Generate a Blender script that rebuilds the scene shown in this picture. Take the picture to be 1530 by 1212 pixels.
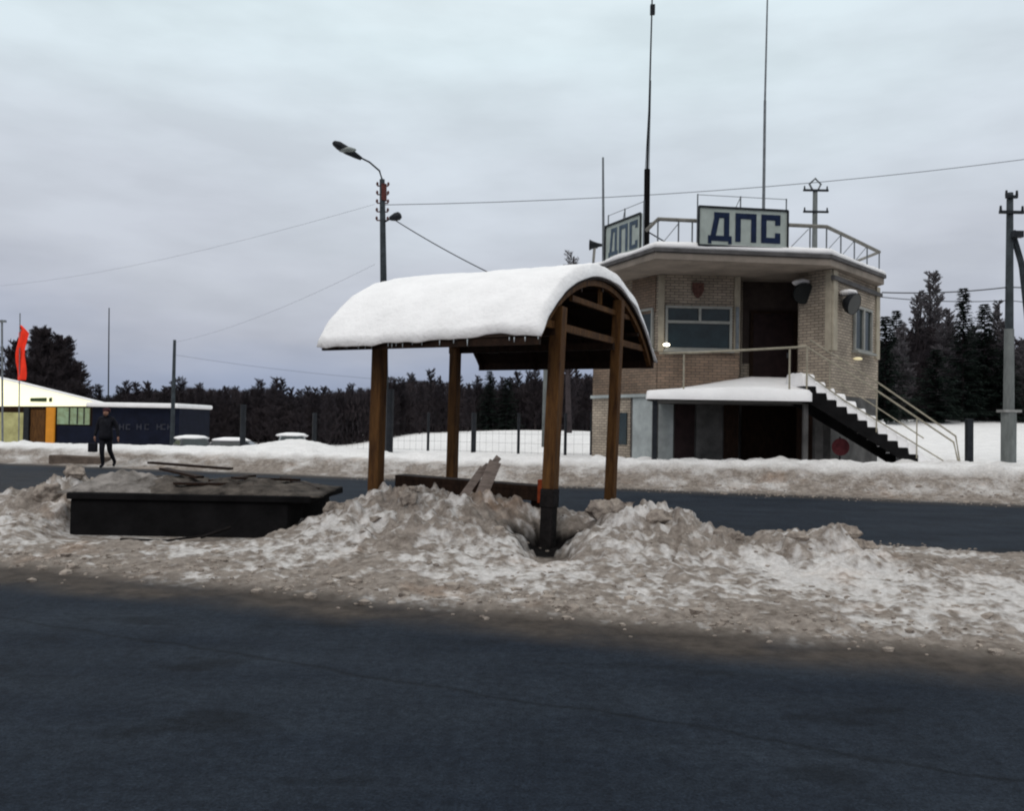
import bpy, math, random
import numpy as np
from mathutils import Vector, Matrix, Euler
R = math.radians
random.seed(7)
for o in list(bpy.data.objects): bpy.data.objects.remove(o)
sc = bpy.context.scene
COL = sc.collection

# ------------------------------------------------------------------ camera
F = 1300.0; W0, H0 = 1530.0, 1212.0; CAMZ = 1.5
cam_d = bpy.data.cameras.new('camera'); cam = bpy.data.objects.new('camera', cam_d); COL.objects.link(cam)
cam_d.sensor_width = 36; cam_d.lens = 36*F/W0; cam_d.clip_end = 3000; cam_d.clip_start = 0.1
PITCH = math.atan(27/F); ROLL = R(1.0)
RM = Matrix.Rotation(math.pi/2+PITCH, 3, 'X') @ Matrix.Rotation(ROLL, 3, 'Z')
cam.matrix_world = Matrix.Translation((0, 0, CAMZ)) @ RM.to_4x4()
sc.camera = cam
sc.render.resolution_x, sc.render.resolution_y = 1024, 812
sc.render.engine = 'CYCLES'
sc.cycles.pixel_filter_type = 'BLACKMAN_HARRIS'; sc.cycles.filter_width = 2.1
sc.view_settings.view_transform = 'Standard'; sc.view_settings.look = 'None'
sc.view_settings.gamma = 1; sc.view_settings.exposure = 0.0

def P(px, py, Y):
    """world point seen at photo pixel (px,py) at distance Y"""
    d = RM @ Vector(((px-W0/2)/F, -(py-H0/2)/F, -1))
    k = Y/d.y
    return Vector((0, 0, CAMZ)) + d*k

# ------------------------------------------------------------------ sky
SUN_EL, SUN_AZ = 38, 205      # azimuth: compass from +Y clockwise; sun is behind the camera, a little left
wd = bpy.data.worlds.new('World'); sc.world = wd; wd.use_nodes = True
nt = wd.node_tree; nt.nodes.clear()
def N(t, **k):
    n = nt.nodes.new(t)
    for a, b in k.items(): setattr(n, a, b)
    return n
L = lambda a, b: nt.links.new(a, b)
out = N('ShaderNodeOutputWorld'); bg1 = N('ShaderNodeBackground'); bg2 = N('ShaderNodeBackground'); mx = N('ShaderNodeMixShader')
sky = N('ShaderNodeTexSky', sky_type='NISHITA', sun_disc=False)
sky.sun_elevation = R(SUN_EL); sky.sun_rotation = R(SUN_AZ); sky.air_density = 1.5; sky.dust_density = 3
L(sky.outputs[0], bg1.inputs[0]); bg1.inputs[1].default_value = 0.07
tc = N('ShaderNodeTexCoord'); sx = N('ShaderNodeSeparateXYZ'); L(tc.outputs['Generated'], sx.inputs[0])
mp = N('ShaderNodeMapping'); mp.inputs['Scale'].default_value = (1.0, 1.0, 3.4); L(tc.outputs['Generated'], mp.inputs[0])
n1 = N('ShaderNodeTexNoise'); n1.inputs['Scale'].default_value = 2.1; n1.inputs['Detail'].default_value = 7; n1.inputs['Roughness'].default_value = .5
L(mp.outputs[0], n1.inputs[0])
n2 = N('ShaderNodeTexNoise'); n2.inputs['Scale'].default_value = 6; n2.inputs['Detail'].default_value = 5; L(mp.outputs[0], n2.inputs[0])
ramp = N('ShaderNodeValToRGB')
def warp(src, amt):
    m = N('ShaderNodeMath', operation='MULTIPLY_ADD'); L(n1.outputs[0], m.inputs[0]); m.inputs[1].default_value = amt
    L(src, m.inputs[2]); return m.outputs[0]
sub = N('ShaderNodeMath', operation='SUBTRACT'); L(warp(sx.outputs['Z'], .24), sub.inputs[0]); sub.inputs[1].default_value = .12
L(sub.outputs[0], ramp.inputs[0])
cr = ramp.color_ramp
stops = [(0.0, (.30, .36, .50)), (.05, (.37, .42, .545)), (.11, (.48, .51, .60)), (.18, (.58, .615, .69)), (.28, (.66, .72, .79)),
         (.42, (.74, .85, .90)), (.70, (1.0, 1.05, 1.06)), (1.0, (1.3, 1.33, 1.31))]
cr.elements[0].position, cr.elements[0].color = stops[0][0], (*stops[0][1], 1)
cr.elements[1].position, cr.elements[1].color = stops[-1][0], (*stops[-1][1], 1)
for p, c in stops[1:-1]:
    e = cr.elements.new(p); e.color = (*c, 1)
hue = N('ShaderNodeMapRange'); hue.inputs['From Min'].default_value = .35; hue.inputs['From Max'].default_value = .65
hue.inputs['To Min'].default_value = .94; hue.inputs['To Max'].default_value = 1.07; L(n2.outputs[0], hue.inputs[0])
mul = N('ShaderNodeVectorMath', operation='SCALE'); L(ramp.outputs[0], mul.inputs[0]); L(hue.outputs[0], mul.inputs['Scale'])
L(mul.outputs[0], bg2.inputs[0]); bg2.inputs[1].default_value = 1.0
mx.inputs[0].default_value = .93
L(bg1.outputs[0], mx.inputs[1]); L(bg2.outputs[0], mx.inputs[2]); L(mx.outputs[0], out.inputs[0])
# ------------------------------------------------------------------ sun (veiled)
sl = bpy.data.lights.new('sun', 'SUN'); sl.energy = .6; sl.angle = R(25); sl.color = (1, .90, .84)
so = bpy.data.objects.new('sun', sl); COL.objects.link(so)
sd = Vector((math.sin(R(SUN_AZ))*math.cos(R(SUN_EL)), math.cos(R(SUN_AZ))*math.cos(R(SUN_EL)), math.sin(R(SUN_EL))))
so.rotation_euler = sd.to_track_quat('Z', 'Y').to_euler(); so.location = (0, -20, 30)

# ------------------------------------------------------------------ materials
MATS = {}
def mat(name, col, rough=.8, var=.25, vs=4.0, bump=0.0, bs=30.0, metal=0.0, col2=None, emis=None, es=0, coord='Object', stretch=None):
    if name in MATS: return MATS[name]
    m = bpy.data.materials.new(name); m.use_nodes = True
    t = m.node_tree; b = t.nodes['Principled BSDF']
    b.inputs['Roughness'].default_value = rough; b.inputs['Metallic'].default_value = metal
    b.inputs['Specular IOR Level'].default_value = .3 if rough < .4 else .12
    tcn = t.nodes.new('ShaderNodeTexCoord'); src = tcn.outputs[coord]
    if stretch:
        mpn = t.nodes.new('ShaderNodeMapping'); mpn.inputs['Scale'].default_value = stretch
        t.links.new(src, mpn.inputs[0]); src = mpn.outputs[0]
    nz = t.nodes.new('ShaderNodeTexNoise'); nz.inputs['Scale'].default_value = vs; nz.inputs['Detail'].default_value = 6
    nz.inputs['Roughness'].default_value = .65
    t.links.new(src, nz.inputs[0])
    rp = t.nodes.new('ShaderNodeValToRGB'); rp.color_ramp.elements[0].position = .3; rp.color_ramp.elements[1].position = .7
    c2 = col2 or tuple(min(1, c*(1+var)) for c in col)
    c1 = tuple(c*(1-var) for c in col) if not col2 else col
    rp.color_ramp.elements[0].color = (*c1, 1); rp.color_ramp.elements[1].color = (*c2, 1)
    t.links.new(nz.outputs[0], rp.inputs[0]); t.links.new(rp.outputs[0], b.inputs['Base Color'])
    if bump:
        n2 = t.nodes.new('ShaderNodeTexNoise'); n2.inputs['Scale'].default_value = bs; n2.inputs['Detail'].default_value = 5
        t.links.new(src, n2.inputs[0])
        bp = t.nodes.new('ShaderNodeBump'); bp.inputs['Strength'].default_value = bump; bp.inputs['Distance'].default_value = .03
        t.links.new(n2.outputs[0], bp.inputs['Height']); t.links.new(bp.outputs[0], b.inputs['Normal'])
    if emis:
        b.inputs['Emission Color'].default_value = (*emis, 1); b.inputs['Emission Strength'].default_value = es
    MATS[name] = m; return m

def brick_mat(name, c1, c2, mortar, bw=.26, bh=.085, stain=.35):
    m = bpy.data.materials.new(name); m.use_nodes = True; t = m.node_tree; b = t.nodes['Principled BSDF']
    b.inputs['Roughness'].default_value = .9; b.inputs['Specular IOR Level'].default_value = .15
    uv = t.nodes.new('ShaderNodeTexCoord')
    br = t.nodes.new('ShaderNodeTexBrick'); br.inputs['Scale'].default_value = 1
    br.inputs['Brick Width'].default_value = bw; br.inputs['Row Height'].default_value = bh; br.inputs['Mortar Size'].default_value = .011
    br.inputs['Color1'].default_value = (*c1, 1); br.inputs['Color2'].default_value = (*c2, 1); br.inputs['Mortar'].default_value = (*mortar, 1)
    br.inputs['Mortar Smooth'].default_value = .3; br.inputs['Bias'].default_value = 0
    t.links.new(uv.outputs['UV'], br.inputs['Vector'])
    nz = t.nodes.new('ShaderNodeTexNoise'); nz.inputs['Scale'].default_value = .9; nz.inputs['Detail'].default_value = 6
    t.links.new(uv.outputs['UV'], nz.inputs[0])
    mr = t.nodes.new('ShaderNodeMapRange'); mr.inputs['From Min'].default_value = .3; mr.inputs['From Max'].default_value = .7
    mr.inputs['To Min'].default_value = 1-stain; mr.inputs['To Max'].default_value = 1+stain*.6; t.links.new(nz.outputs[0], mr.inputs[0])
    sc_ = t.nodes.new('ShaderNodeVectorMath'); sc_.operation = 'SCALE'; t.links.new(br.outputs[0], sc_.inputs[0]); t.links.new(mr.outputs[0], sc_.inputs['Scale'])
    t.links.new(sc_.outputs[0], b.inputs['Base Color'])
    bp = t.nodes.new('ShaderNodeBump'); bp.inputs['Strength'].default_value = .5; bp.inputs['Distance'].default_value = .01; bp.invert = True
    t.links.new(br.outputs['Fac'], bp.inputs['Height']); t.links.new(bp.outputs[0], b.inputs['Normal'])
    return m

M_snow = mat('snow_clean', (.84, .82, .82), .7, .07, 1.2, .35, 14)
M_snow_roof = mat('snow_roof', (.87, .85, .85), .7, .06, 2.2, .55, 16)
M_wood = mat('brown_paint_wood', (.034, .014, .006), .6, .55, 3, .5, 25, col2=(.135, .062, .018), stretch=(6, 6, .8))
M_wood_dk = mat('dark_wood', (.020, .010, .006), .7, .5, 5, .4, 20, stretch=(3, 3, 1))
M_sheet = mat('roof_sheet', (.018, .010, .007), .7, .4, 3, .2, 12)
M_red = mat('orange_red_paint', (.20, .035, .012), .8, .4, 9, .2, 20)
M_black = mat('plain_black', (.006, .0055, .006), .9, .6, 3, .5, 12)  # flat near-black for box, stringers, mast sleeve and wheels
M_char = mat('burnt_black', (.012, .010, .010), .95, .6, 6, .6, 20)
M_conc = mat('concrete_grey', (.22, .22, .215), .9, .35, 3, .4, 30)
M_conc_lt = mat('concrete_pole', (.14, .15, .148), .9, .3, 4, .3, 30, stretch=(1, 1, .3))
M_pole_dk = mat('dark_pole', (.035, .042, .048), .7, .4, 3, .2, 20)
M_metal = mat('grey_metal', (.16, .17, .18), .5, .3, 5, .1, 20, .6)
M_metal_dk = mat('dark_metal', (.02, .022, .026), .5, .4, 5, .1, 20, .3)
M_rail = mat('cream_paint', (.30, .27, .21), .6, .25, 6, .2, 30)
M_rail_g = mat('roof_rail_paint', (.20, .19, .17), .6, .3, 6, .2, 30)
M_sign = mat('sign_white', (.36, .40, .375), .6, .14, 3, .1, 10)
M_navy = mat('navy_paint', (.010, .018, .048), .6, .3, 5)
M_glass = mat('window_glass', (.010, .020, .024), .18, .5, 2)
M_frame = mat('window_frame_white', (.27, .27, .25), .6, .15, 6)
M_door = mat('door_brown', (.020, .011, .011), .6, .4, 4, .2, 12)
M_soffit = mat('soffit_plaster', (.23, .195, .165), .95, .3, 1.2, .2, 14)
M_fascia = mat('roof_fascia', (.09, .085, .085), .8, .4, 2, .2, 20)
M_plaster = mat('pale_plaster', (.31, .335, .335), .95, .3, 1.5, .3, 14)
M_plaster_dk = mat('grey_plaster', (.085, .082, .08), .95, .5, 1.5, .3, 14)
M_brick = brick_mat('beige_brick', (.40, .335, .265), (.30, .25, .20), (.11, .095, .08))
M_brick_r = brick_mat('reddish_brick', (.26, .18, .13), (.19, .14, .105), (.09, .075, .062))
M_wire = mat('wire_black', (.02, .02, .022), .6, .2)
M_bark = mat('bark_bare', (.042, .034, .036), .95, .4, 2)
M_twig = mat('twigs_far', (.028, .025, .031), .95, .4, .3, col2=(.055, .043, .045))
M_twig_lt = mat('twigs_birch', (.10, .092, .10), .95, .3, .5)
M_spruce = mat('spruce_needles', (.005, .010, .008), .9, .5, .8, col2=(.014, .022, .017))
M_cloth = mat('dark_jacket', (.012, .012, .016), .9, .4, 9, .3, 30)
M_skin = mat('skin', (.32, .17, .12), .6, .1, 5)
M_rubble = mat('rubble_mix', (.012, .010, .009), .95, .6, 5, .8, 20, col2=(.13, .11, .095))
M_plank = mat('old_plank', (.20, .16, .14), .9, .4, 5, .5, 20, stretch=(1, 1, 6))

# ------------------------------------------------------------------ helpers
def tag(o, label=None, cat=None, group=None, kind=None):
    if label: o['label'] = label
    if cat: o['category'] = cat
    if group: o['group'] = group
    if kind: o['kind'] = kind
    return o
def empty(name, loc, label, cat, group=None):
    o = bpy.data.objects.new(name, None); COL.objects.link(o); o.location = loc
    o.empty_display_size = .2
    return tag(o, label, cat, group)
def copy_tree(o, parent=None):
    c = o.copy(); COL.objects.link(c)
    if parent: c.parent = parent
    for ch in [x for x in bpy.data.objects if x.parent == o]: copy_tree(ch, c)
    return c
def worldloc(o):
    v = Vector((0, 0, 0))
    while o is not None: v = v+o.location; o = o.parent
    return v

class MB:
    def __init__(s): s.v = []; s.f = []
    def add(s, vs, fs):
        b = len(s.v); s.v += [tuple(v) for v in vs]; s.f += [tuple(i+b for i in f) for f in fs]; return s
    def box(s, c, size, rot=None):
        c = Vector(c); hx, hy, hz = size[0]/2, size[1]/2, size[2]/2
        vs = [Vector((x, y, z)) for z in (-hz, hz) for y in (-hy, hy) for x in (-hx, hx)]
        if rot is not None: vs = [rot @ v for v in vs]
        return s.add([v+c for v in vs], [(0, 2, 3, 1), (4, 5, 7, 6), (0, 1, 5, 4), (2, 6, 7, 3), (0, 4, 6, 2), (1, 3, 7, 5)])
    def bar(s, p, q, w, h, up=Vector((0, 0, 1))):
        p = Vector(p); q = Vector(q); d = (q-p).normalized()
        if abs(d.dot(up)) > .98: up = Vector((0, 1, 0))
        a = d.cross(up).normalized()*w/2; b = a.cross(d).normalized()*h/2
        vs = [p-a-b, p+a-b, p+a+b, p-a+b, q-a-b, q+a-b, q+a+b, q-a+b]
        return s.add(vs, [(0, 1, 2, 3), (4, 7, 6, 5), (0, 4, 5, 1), (1, 5, 6, 2), (2, 6, 7, 3), (3, 7, 4, 0)])
    def tube(s, pts, r, n=8, r2=None, caps=True):
        pts = [Vector(p) for p in pts]; m = len(pts)
        vs = []; 
        for i, p in enumerate(pts):
            d = (pts[min(i+1, m-1)]-pts[max(i-1, 0)]).normalized()
            up = Vector((0, 0, 1)) if abs(d.z) < .95 else Vector((0, 1, 0))
            a = d.cross(up).normalized(); b = a.cross(d).normalized()
            rr = r if r2 is None else r+(r2-r)*i/(m-1)
            for k in range(n):
                t = 2*math.pi*k/n; vs.append(p+a*math.cos(t)*rr+b*math.sin(t)*rr)
        fs = [(i*n+k, i*n+(k+1) % n, (i+1)*n+(k+1) % n, (i+1)*n+k) for i in range(m-1) for k in range(n)]
        if caps: fs += [tuple(range(n-1, -1, -1)), tuple((m-1)*n+k for k in range(n))]
        return s.add(vs, fs)
    def prism(s, poly, z0, z1):
        n = len(poly)
        z0s = z0 if isinstance(z0, (list, tuple)) else [z0]*n; z1s = z1 if isinstance(z1, (list, tuple)) else [z1]*n
        vs = [(p[0], p[1], z) for p, z in zip(poly, z0s)]+[(p[0], p[1], z) for p, z in zip(poly, z1s)]
        fs = [tuple(range(n-1, -1, -1)), tuple(range(n, 2*n))]+[(i, (i+1) % n, n+(i+1) % n, n+i) for i in range(n)]
        return s.add(vs, fs)
    def extrude(s, pts, off):
        """closed planar outline pts moved by vector off"""
        n = len(pts); off = Vector(off)
        vs = [Vector(p) for p in pts]+[Vector(p)+off for p in pts]
        return s.add(vs, [tuple(range(n-1, -1, -1)), tuple(range(n, 2*n))]+[(i, (i+1) % n, n+(i+1) % n, n+i) for i in range(n)])
    def blob(s, c, r, seed=0, n=10, rough=.18):
        rnd = random.Random(seed); c = Vector(c); r = Vector(r) if not isinstance(r, (int, float)) else Vector((r, r, r))
        vs = [c+Vector((0, 0, -r.z))]; 
        rings = n//2
        for i in range(1, rings):
            th = math.pi*i/rings-math.pi/2
            for k in range(n):
                a = 2*math.pi*k/n; q = 1+rnd.uniform(-rough, rough)
                vs.append(c+Vector((math.cos(th)*math.cos(a)*r.x*q, math.cos(th)*math.sin(a)*r.y*q, math.sin(th)*r.z*q)))
        vs.append(c+Vector((0, 0, r.z))); last = len(vs)-1
        fs = [(0, 1+(k+1) % n, 1+k) for k in range(n)]
        for i in range(rings-2):
            for k in range(n):
                a = 1+i*n; fs.append((a+k, a+(k+1) % n, a+n+(k+1) % n, a+n+k))
        a = 1+(rings-2)*n
        fs += [(a+k, a+(k+1) % n, last) for k in range(n)]
        return s.add(vs, fs)
    def build(s, name, m, parent=None, origin=None, smooth=False, bevel=0, fixn=True):
        me = bpy.data.meshes.new(name)
        o0 = worldloc(parent) if parent is not None else Vector(origin or (0, 0, 0))
        A = np.array(s.v, dtype=np.float64)-np.array(o0)
        me.from_pydata(A.tolist(), [], s.f)
        if fixn:
            import bmesh
            bm = bmesh.new(); bm.from_mesh(me); bmesh.ops.recalc_face_normals(bm, faces=bm.faces); bm.to_mesh(me); bm.free()
        if len(s.f) < 5000:
            uvl = me.uv_layers.new(name='UVMap')
            for pgn in me.polygons:
                n = pgn.normal
                if abs(n.z) > .9: e1, e2 = Vector((1, 0, 0)), Vector((0, 1, 0))
                else: e1 = Vector((0, 0, 1)).cross(n).normalized(); e2 = Vector((0, 0, 1))
                for li in pgn.loop_indices:
                    co = me.vertices[me.loops[li].vertex_index].co+o0
                    uvl.data[li].uv = (co.dot(e1), co.dot(e2))
        me.materials.append(m)
        if smooth:
            for p in me.polygons: p.use_smooth = True
        o = bpy.data.objects.new(name, me); COL.objects.link(o)
        if parent is not None: o.parent = parent
        else: o.location = o0
        if bevel:
            b = o.modifiers.new('bevel', 'BEVEL'); b.width = bevel; b.segments = 2; b.limit_method = 'ANGLE'
        return o

# ------------------------------------------------------------------ numpy noise
def h2(ix, iy, seed):
    n = (ix.astype(np.int64)*374761393+iy.astype(np.int64)*668265263+seed*1442695041) & 0x7fffffff
    n = ((n ^ (n >> 13))*1274126177) & 0x7fffffff
    return ((n ^ (n >> 16)) & 0xffff)/65535.0
def vn(x, y, seed=0):
    ix = np.floor(x); iy = np.floor(y); fx = x-ix; fy = y-iy
    fx = fx*fx*fx*(fx*(fx*6-15)+10); fy = fy*fy*fy*(fy*(fy*6-15)+10)
    a = h2(ix, iy, seed); b = h2(ix+1, iy, seed); c = h2(ix, iy+1, seed); d = h2(ix+1, iy+1, seed)
    return (a*(1-fx)+b*fx)*(1-fy)+(c*(1-fx)+d*fx)*fy
def fbm(x, y, oct=4, seed=0, g=.5):
    s = 0; a = 1; t = 0
    for i in range(oct):
        s = s+a*vn(x*1.0+i*17.3, y+i*9.1, seed+i); t += a; a *= g; x, y = (x*.8-y*.6)*2.03, (x*.6+y*.8)*2.03
    return s/t
def worley(x, y, seed=0):
    ix = np.floor(x); iy = np.floor(y); d1 = np.full(x.shape, 9.)
    for dx in (-1, 0, 1):
        for dy in (-1, 0, 1):
            cx = ix+dx; cy = iy+dy
            px = cx+h2(cx, cy, seed); py = cy+h2(cx, cy, seed+5)
            d1 = np.minimum(d1, np.hypot(x-px, y-py))
    return d1
def sst(a, b, x): 
    t = np.clip((x-a)/(b-a), 0, 1); return t*t*(3-2*t)

# ------------------------------------------------------------------ terrain
CA, SA = math.cos(R(18.6)), math.sin(R(18.6))
def gauss(x, y, cx, cy, sxx, syy): return np.exp(-((x-cx)/sxx)**2-((y-cy)/syy)**2)
ES = [-14, -11.2, -10.4, -9.7, -9.0, -8.55, -5.95, -5.5, -5.1, -4.1, -3.2, -2.4, -1.9, -1.5, -1.0, -.6, -.1, .35, .75, 1.3, 3, 30]
EH = [.05, .08, .34, .48, .44, .10, .06, .34, .46, .46, .32, .27, .42, .40, .28, .20, .25, .30, .14, .05, .05, .05]
def terrain(x, y):
    """height, snow amount (0 asphalt..1), dirt (0 clean..1)"""
    x = np.asarray(x, float); y = np.asarray(y, float)
    s = x*CA-y*SA; t = x*SA+y*CA
    nL = fbm(s*.5, t*.5, 4, 3)-.5
    nM = fbm(s*1.7, t*1.7, 5, 11)-.5
    nF = fbm(s*7, t*7, 4, 23)-.5
    nG = fbm(s*17, t*17, 2, 61)-.5
    # near edge of the median, far edge of the median
    e1 = 6.36+.28*nM+.25*nL
    e2 = 11.9+.5*nL+.3*nM-2.2*sst(-9.6, -11.2, s)
    e3 = 20.35+.3*nL+.35*nM
    med = sst(0, .5, t-e1)*sst(0, .45, e2-t)
    env = np.interp(s, ES, EH)
    tp = np.where(s > -1.2, 9.75, 10.2) + .25*nL
    wf = np.interp(s, [-3, -1.2, 0], [1.7, 1.25, 1.0]); wb = np.interp(s, [-3, -1.2, 0], [1.5, 1.0, .8])
    prof = np.where(t < tp, np.exp(-((tp-t)/wf)**2*1.3), np.exp(-((t-tp)/wb)**2*1.3))
    prof = np.where(s < -9.0, np.exp(-((t-9.6)/1.1)**2), prof)
    w1 = 1-worley(s*1.9+nM, t*1.9+nM*1.3, 31); w2 = 1-worley(s*4.6+nM*2, t*4.6, 47)
    w3 = 1-worley(s*10+nF, t*10, 53)
    pile = env*prof
    rough = np.clip(pile*2.2, 0, 1)+.18
    hmed = .03+.07*sst(.2, 1.8, t-e1)+.035*nM+.02*nF+.012*(w3-.5) + pile*(1+.2*nM) + rough*(.20*(w1-.55)+.13*(w2-.5)+.06*(w3-.5)+.11*nF+.05*nG)
    # dug hollow round the front right post
    hol = np.clip(np.maximum(gauss(x, y, .47, 10.25, .42, .40), gauss(x, y, .40, 9.5, .27, .6))*(1+1.6*nM+.8*nF), 0, 1)
    hmed = hmed*(1-.97*np.clip(hol*1.9, 0, 1))
    bf = sst(-5.9, -5.4, x)*sst(-2.7, -3.2, x)*sst(9.7, 10.3, y)*sst(12.9, 12.5, y)
    hmed = hmed*(1-.93*bf)
    hmed = np.maximum(hmed, .012)
    z = med*hmed
    # far bank
    far = sst(0, 1.6, t-e3)
    bankh = np.interp(s, [-40, -24, -10, -4, 0, 4, 12], [.50, .50, .52, .60, .68, .72, .72])
    bank = bankh*sst(0, 2.4, t-e3)*(1-.32*sst(3.0, 5.2, t-e3))
    lum = (1-worley(s*1.4, t*1.4+nM, 71)-.5)*.16*sst(.2, 1.2, t-e3)*(1-sst(3.2, 4.6, t-e3))
    z2 = bank+lum*(.8+nM)+.16*nM*far*(1-sst(30, 60, y))
    # beyond: left lower, right rises
    px = 765+F*x/np.maximum(y, 1)
    left = sst(36, 47, y)*sst(640, 500, px)
    z2 = z2-left*1.35
    z2 = z2+gauss(x, y, -8.2, 33, 1.7, 1.6)*.40
    z2 = z2+sst(36, 50, y)*sst(600, 780, px)*sst(1000, 860, px)*.55+gauss(x, y, 2.6, 46, 4, 5)*.12
    z2 = z2+sst(30, 60, y)*sst(1000, 1250, px)*1.75
    z2 = z2+gauss(x, y, 11.6, 23.9, 1.0, .8)*.28
    z = np.where(t > e3, z2, z)
    z = z+np.where(y > 60, (fbm(x*.05, y*.05, 3, 5)-.5)*.6*sst(60, 120, y), 0)
    # snow cover amount
    snow = np.maximum(med, np.where(t > e3-.15, sst(-.15, .35, t-e3), 0))
    dist1 = t-e1
    edge = (1-sst(.1, 1.3, dist1))*(t < e2)
    edge2 = (1-sst(0, .9, e2-t))*(t < e2+1)
    dirt = .84+1.1*nM+.9*nF+.9*nG+.28*edge+.25*edge2-.30*sst(2.6, .8, np.abs(dist1-1.9)*2)*sst(-6, 2, s)
    dirt = np.clip(dirt-.45*(w1-.55)*rough-.30*(w2-.6), .42, 1)  # paler on lump tops, darker in the gaps between them
    dfar = t-e3
    topclean = sst(1.3, 2.1, dfar+.9*nM)
    dirt2 = np.clip(.80+1.0*nM+.5*nF+.2*(1-sst(0, .8, dfar)), 0, 1)*(1-topclean)+topclean*np.clip(.05+.12*nM, 0, 1)
    # the bank in front of the building and to the right is soiled over its top as well
    dirt2 = dirt2+topclean*(1-sst(3.0, 4.0, dfar))*np.clip(.16+.6*nM, 0, .4)*sst(-8, 1, s)
    dirt = np.where(t > e3-.2, dirt2, dirt)
    dirt = np.maximum(dirt, hol*1.6)
    soot = np.clip((gauss(x, y, .47, 10.15, .46, .50)*(1+2*nM))*3.6-.6+1.4*nF, 0, 1)
    slush = sst(e1-.75, e1-.1, t+.4*nM)*(t < e2)*.95+np.exp(-((t-(e2+.25))/.3)**2)*.6+np.exp(-((t-(e3-.3))/.4)**2)*.6
    slush = slush+sst(-11, -16, s)*sst(9, 12, t)*sst(20, 17, t)*.25
    return z, snow, np.clip(dirt, 0, 1), np.clip(slush*(1+1.4*nM), 0, 1), s, t, soot, e1, e2, e3
def gz(x, y): return float(terrain(np.array([x]), np.array([y]))[0][0])

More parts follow.
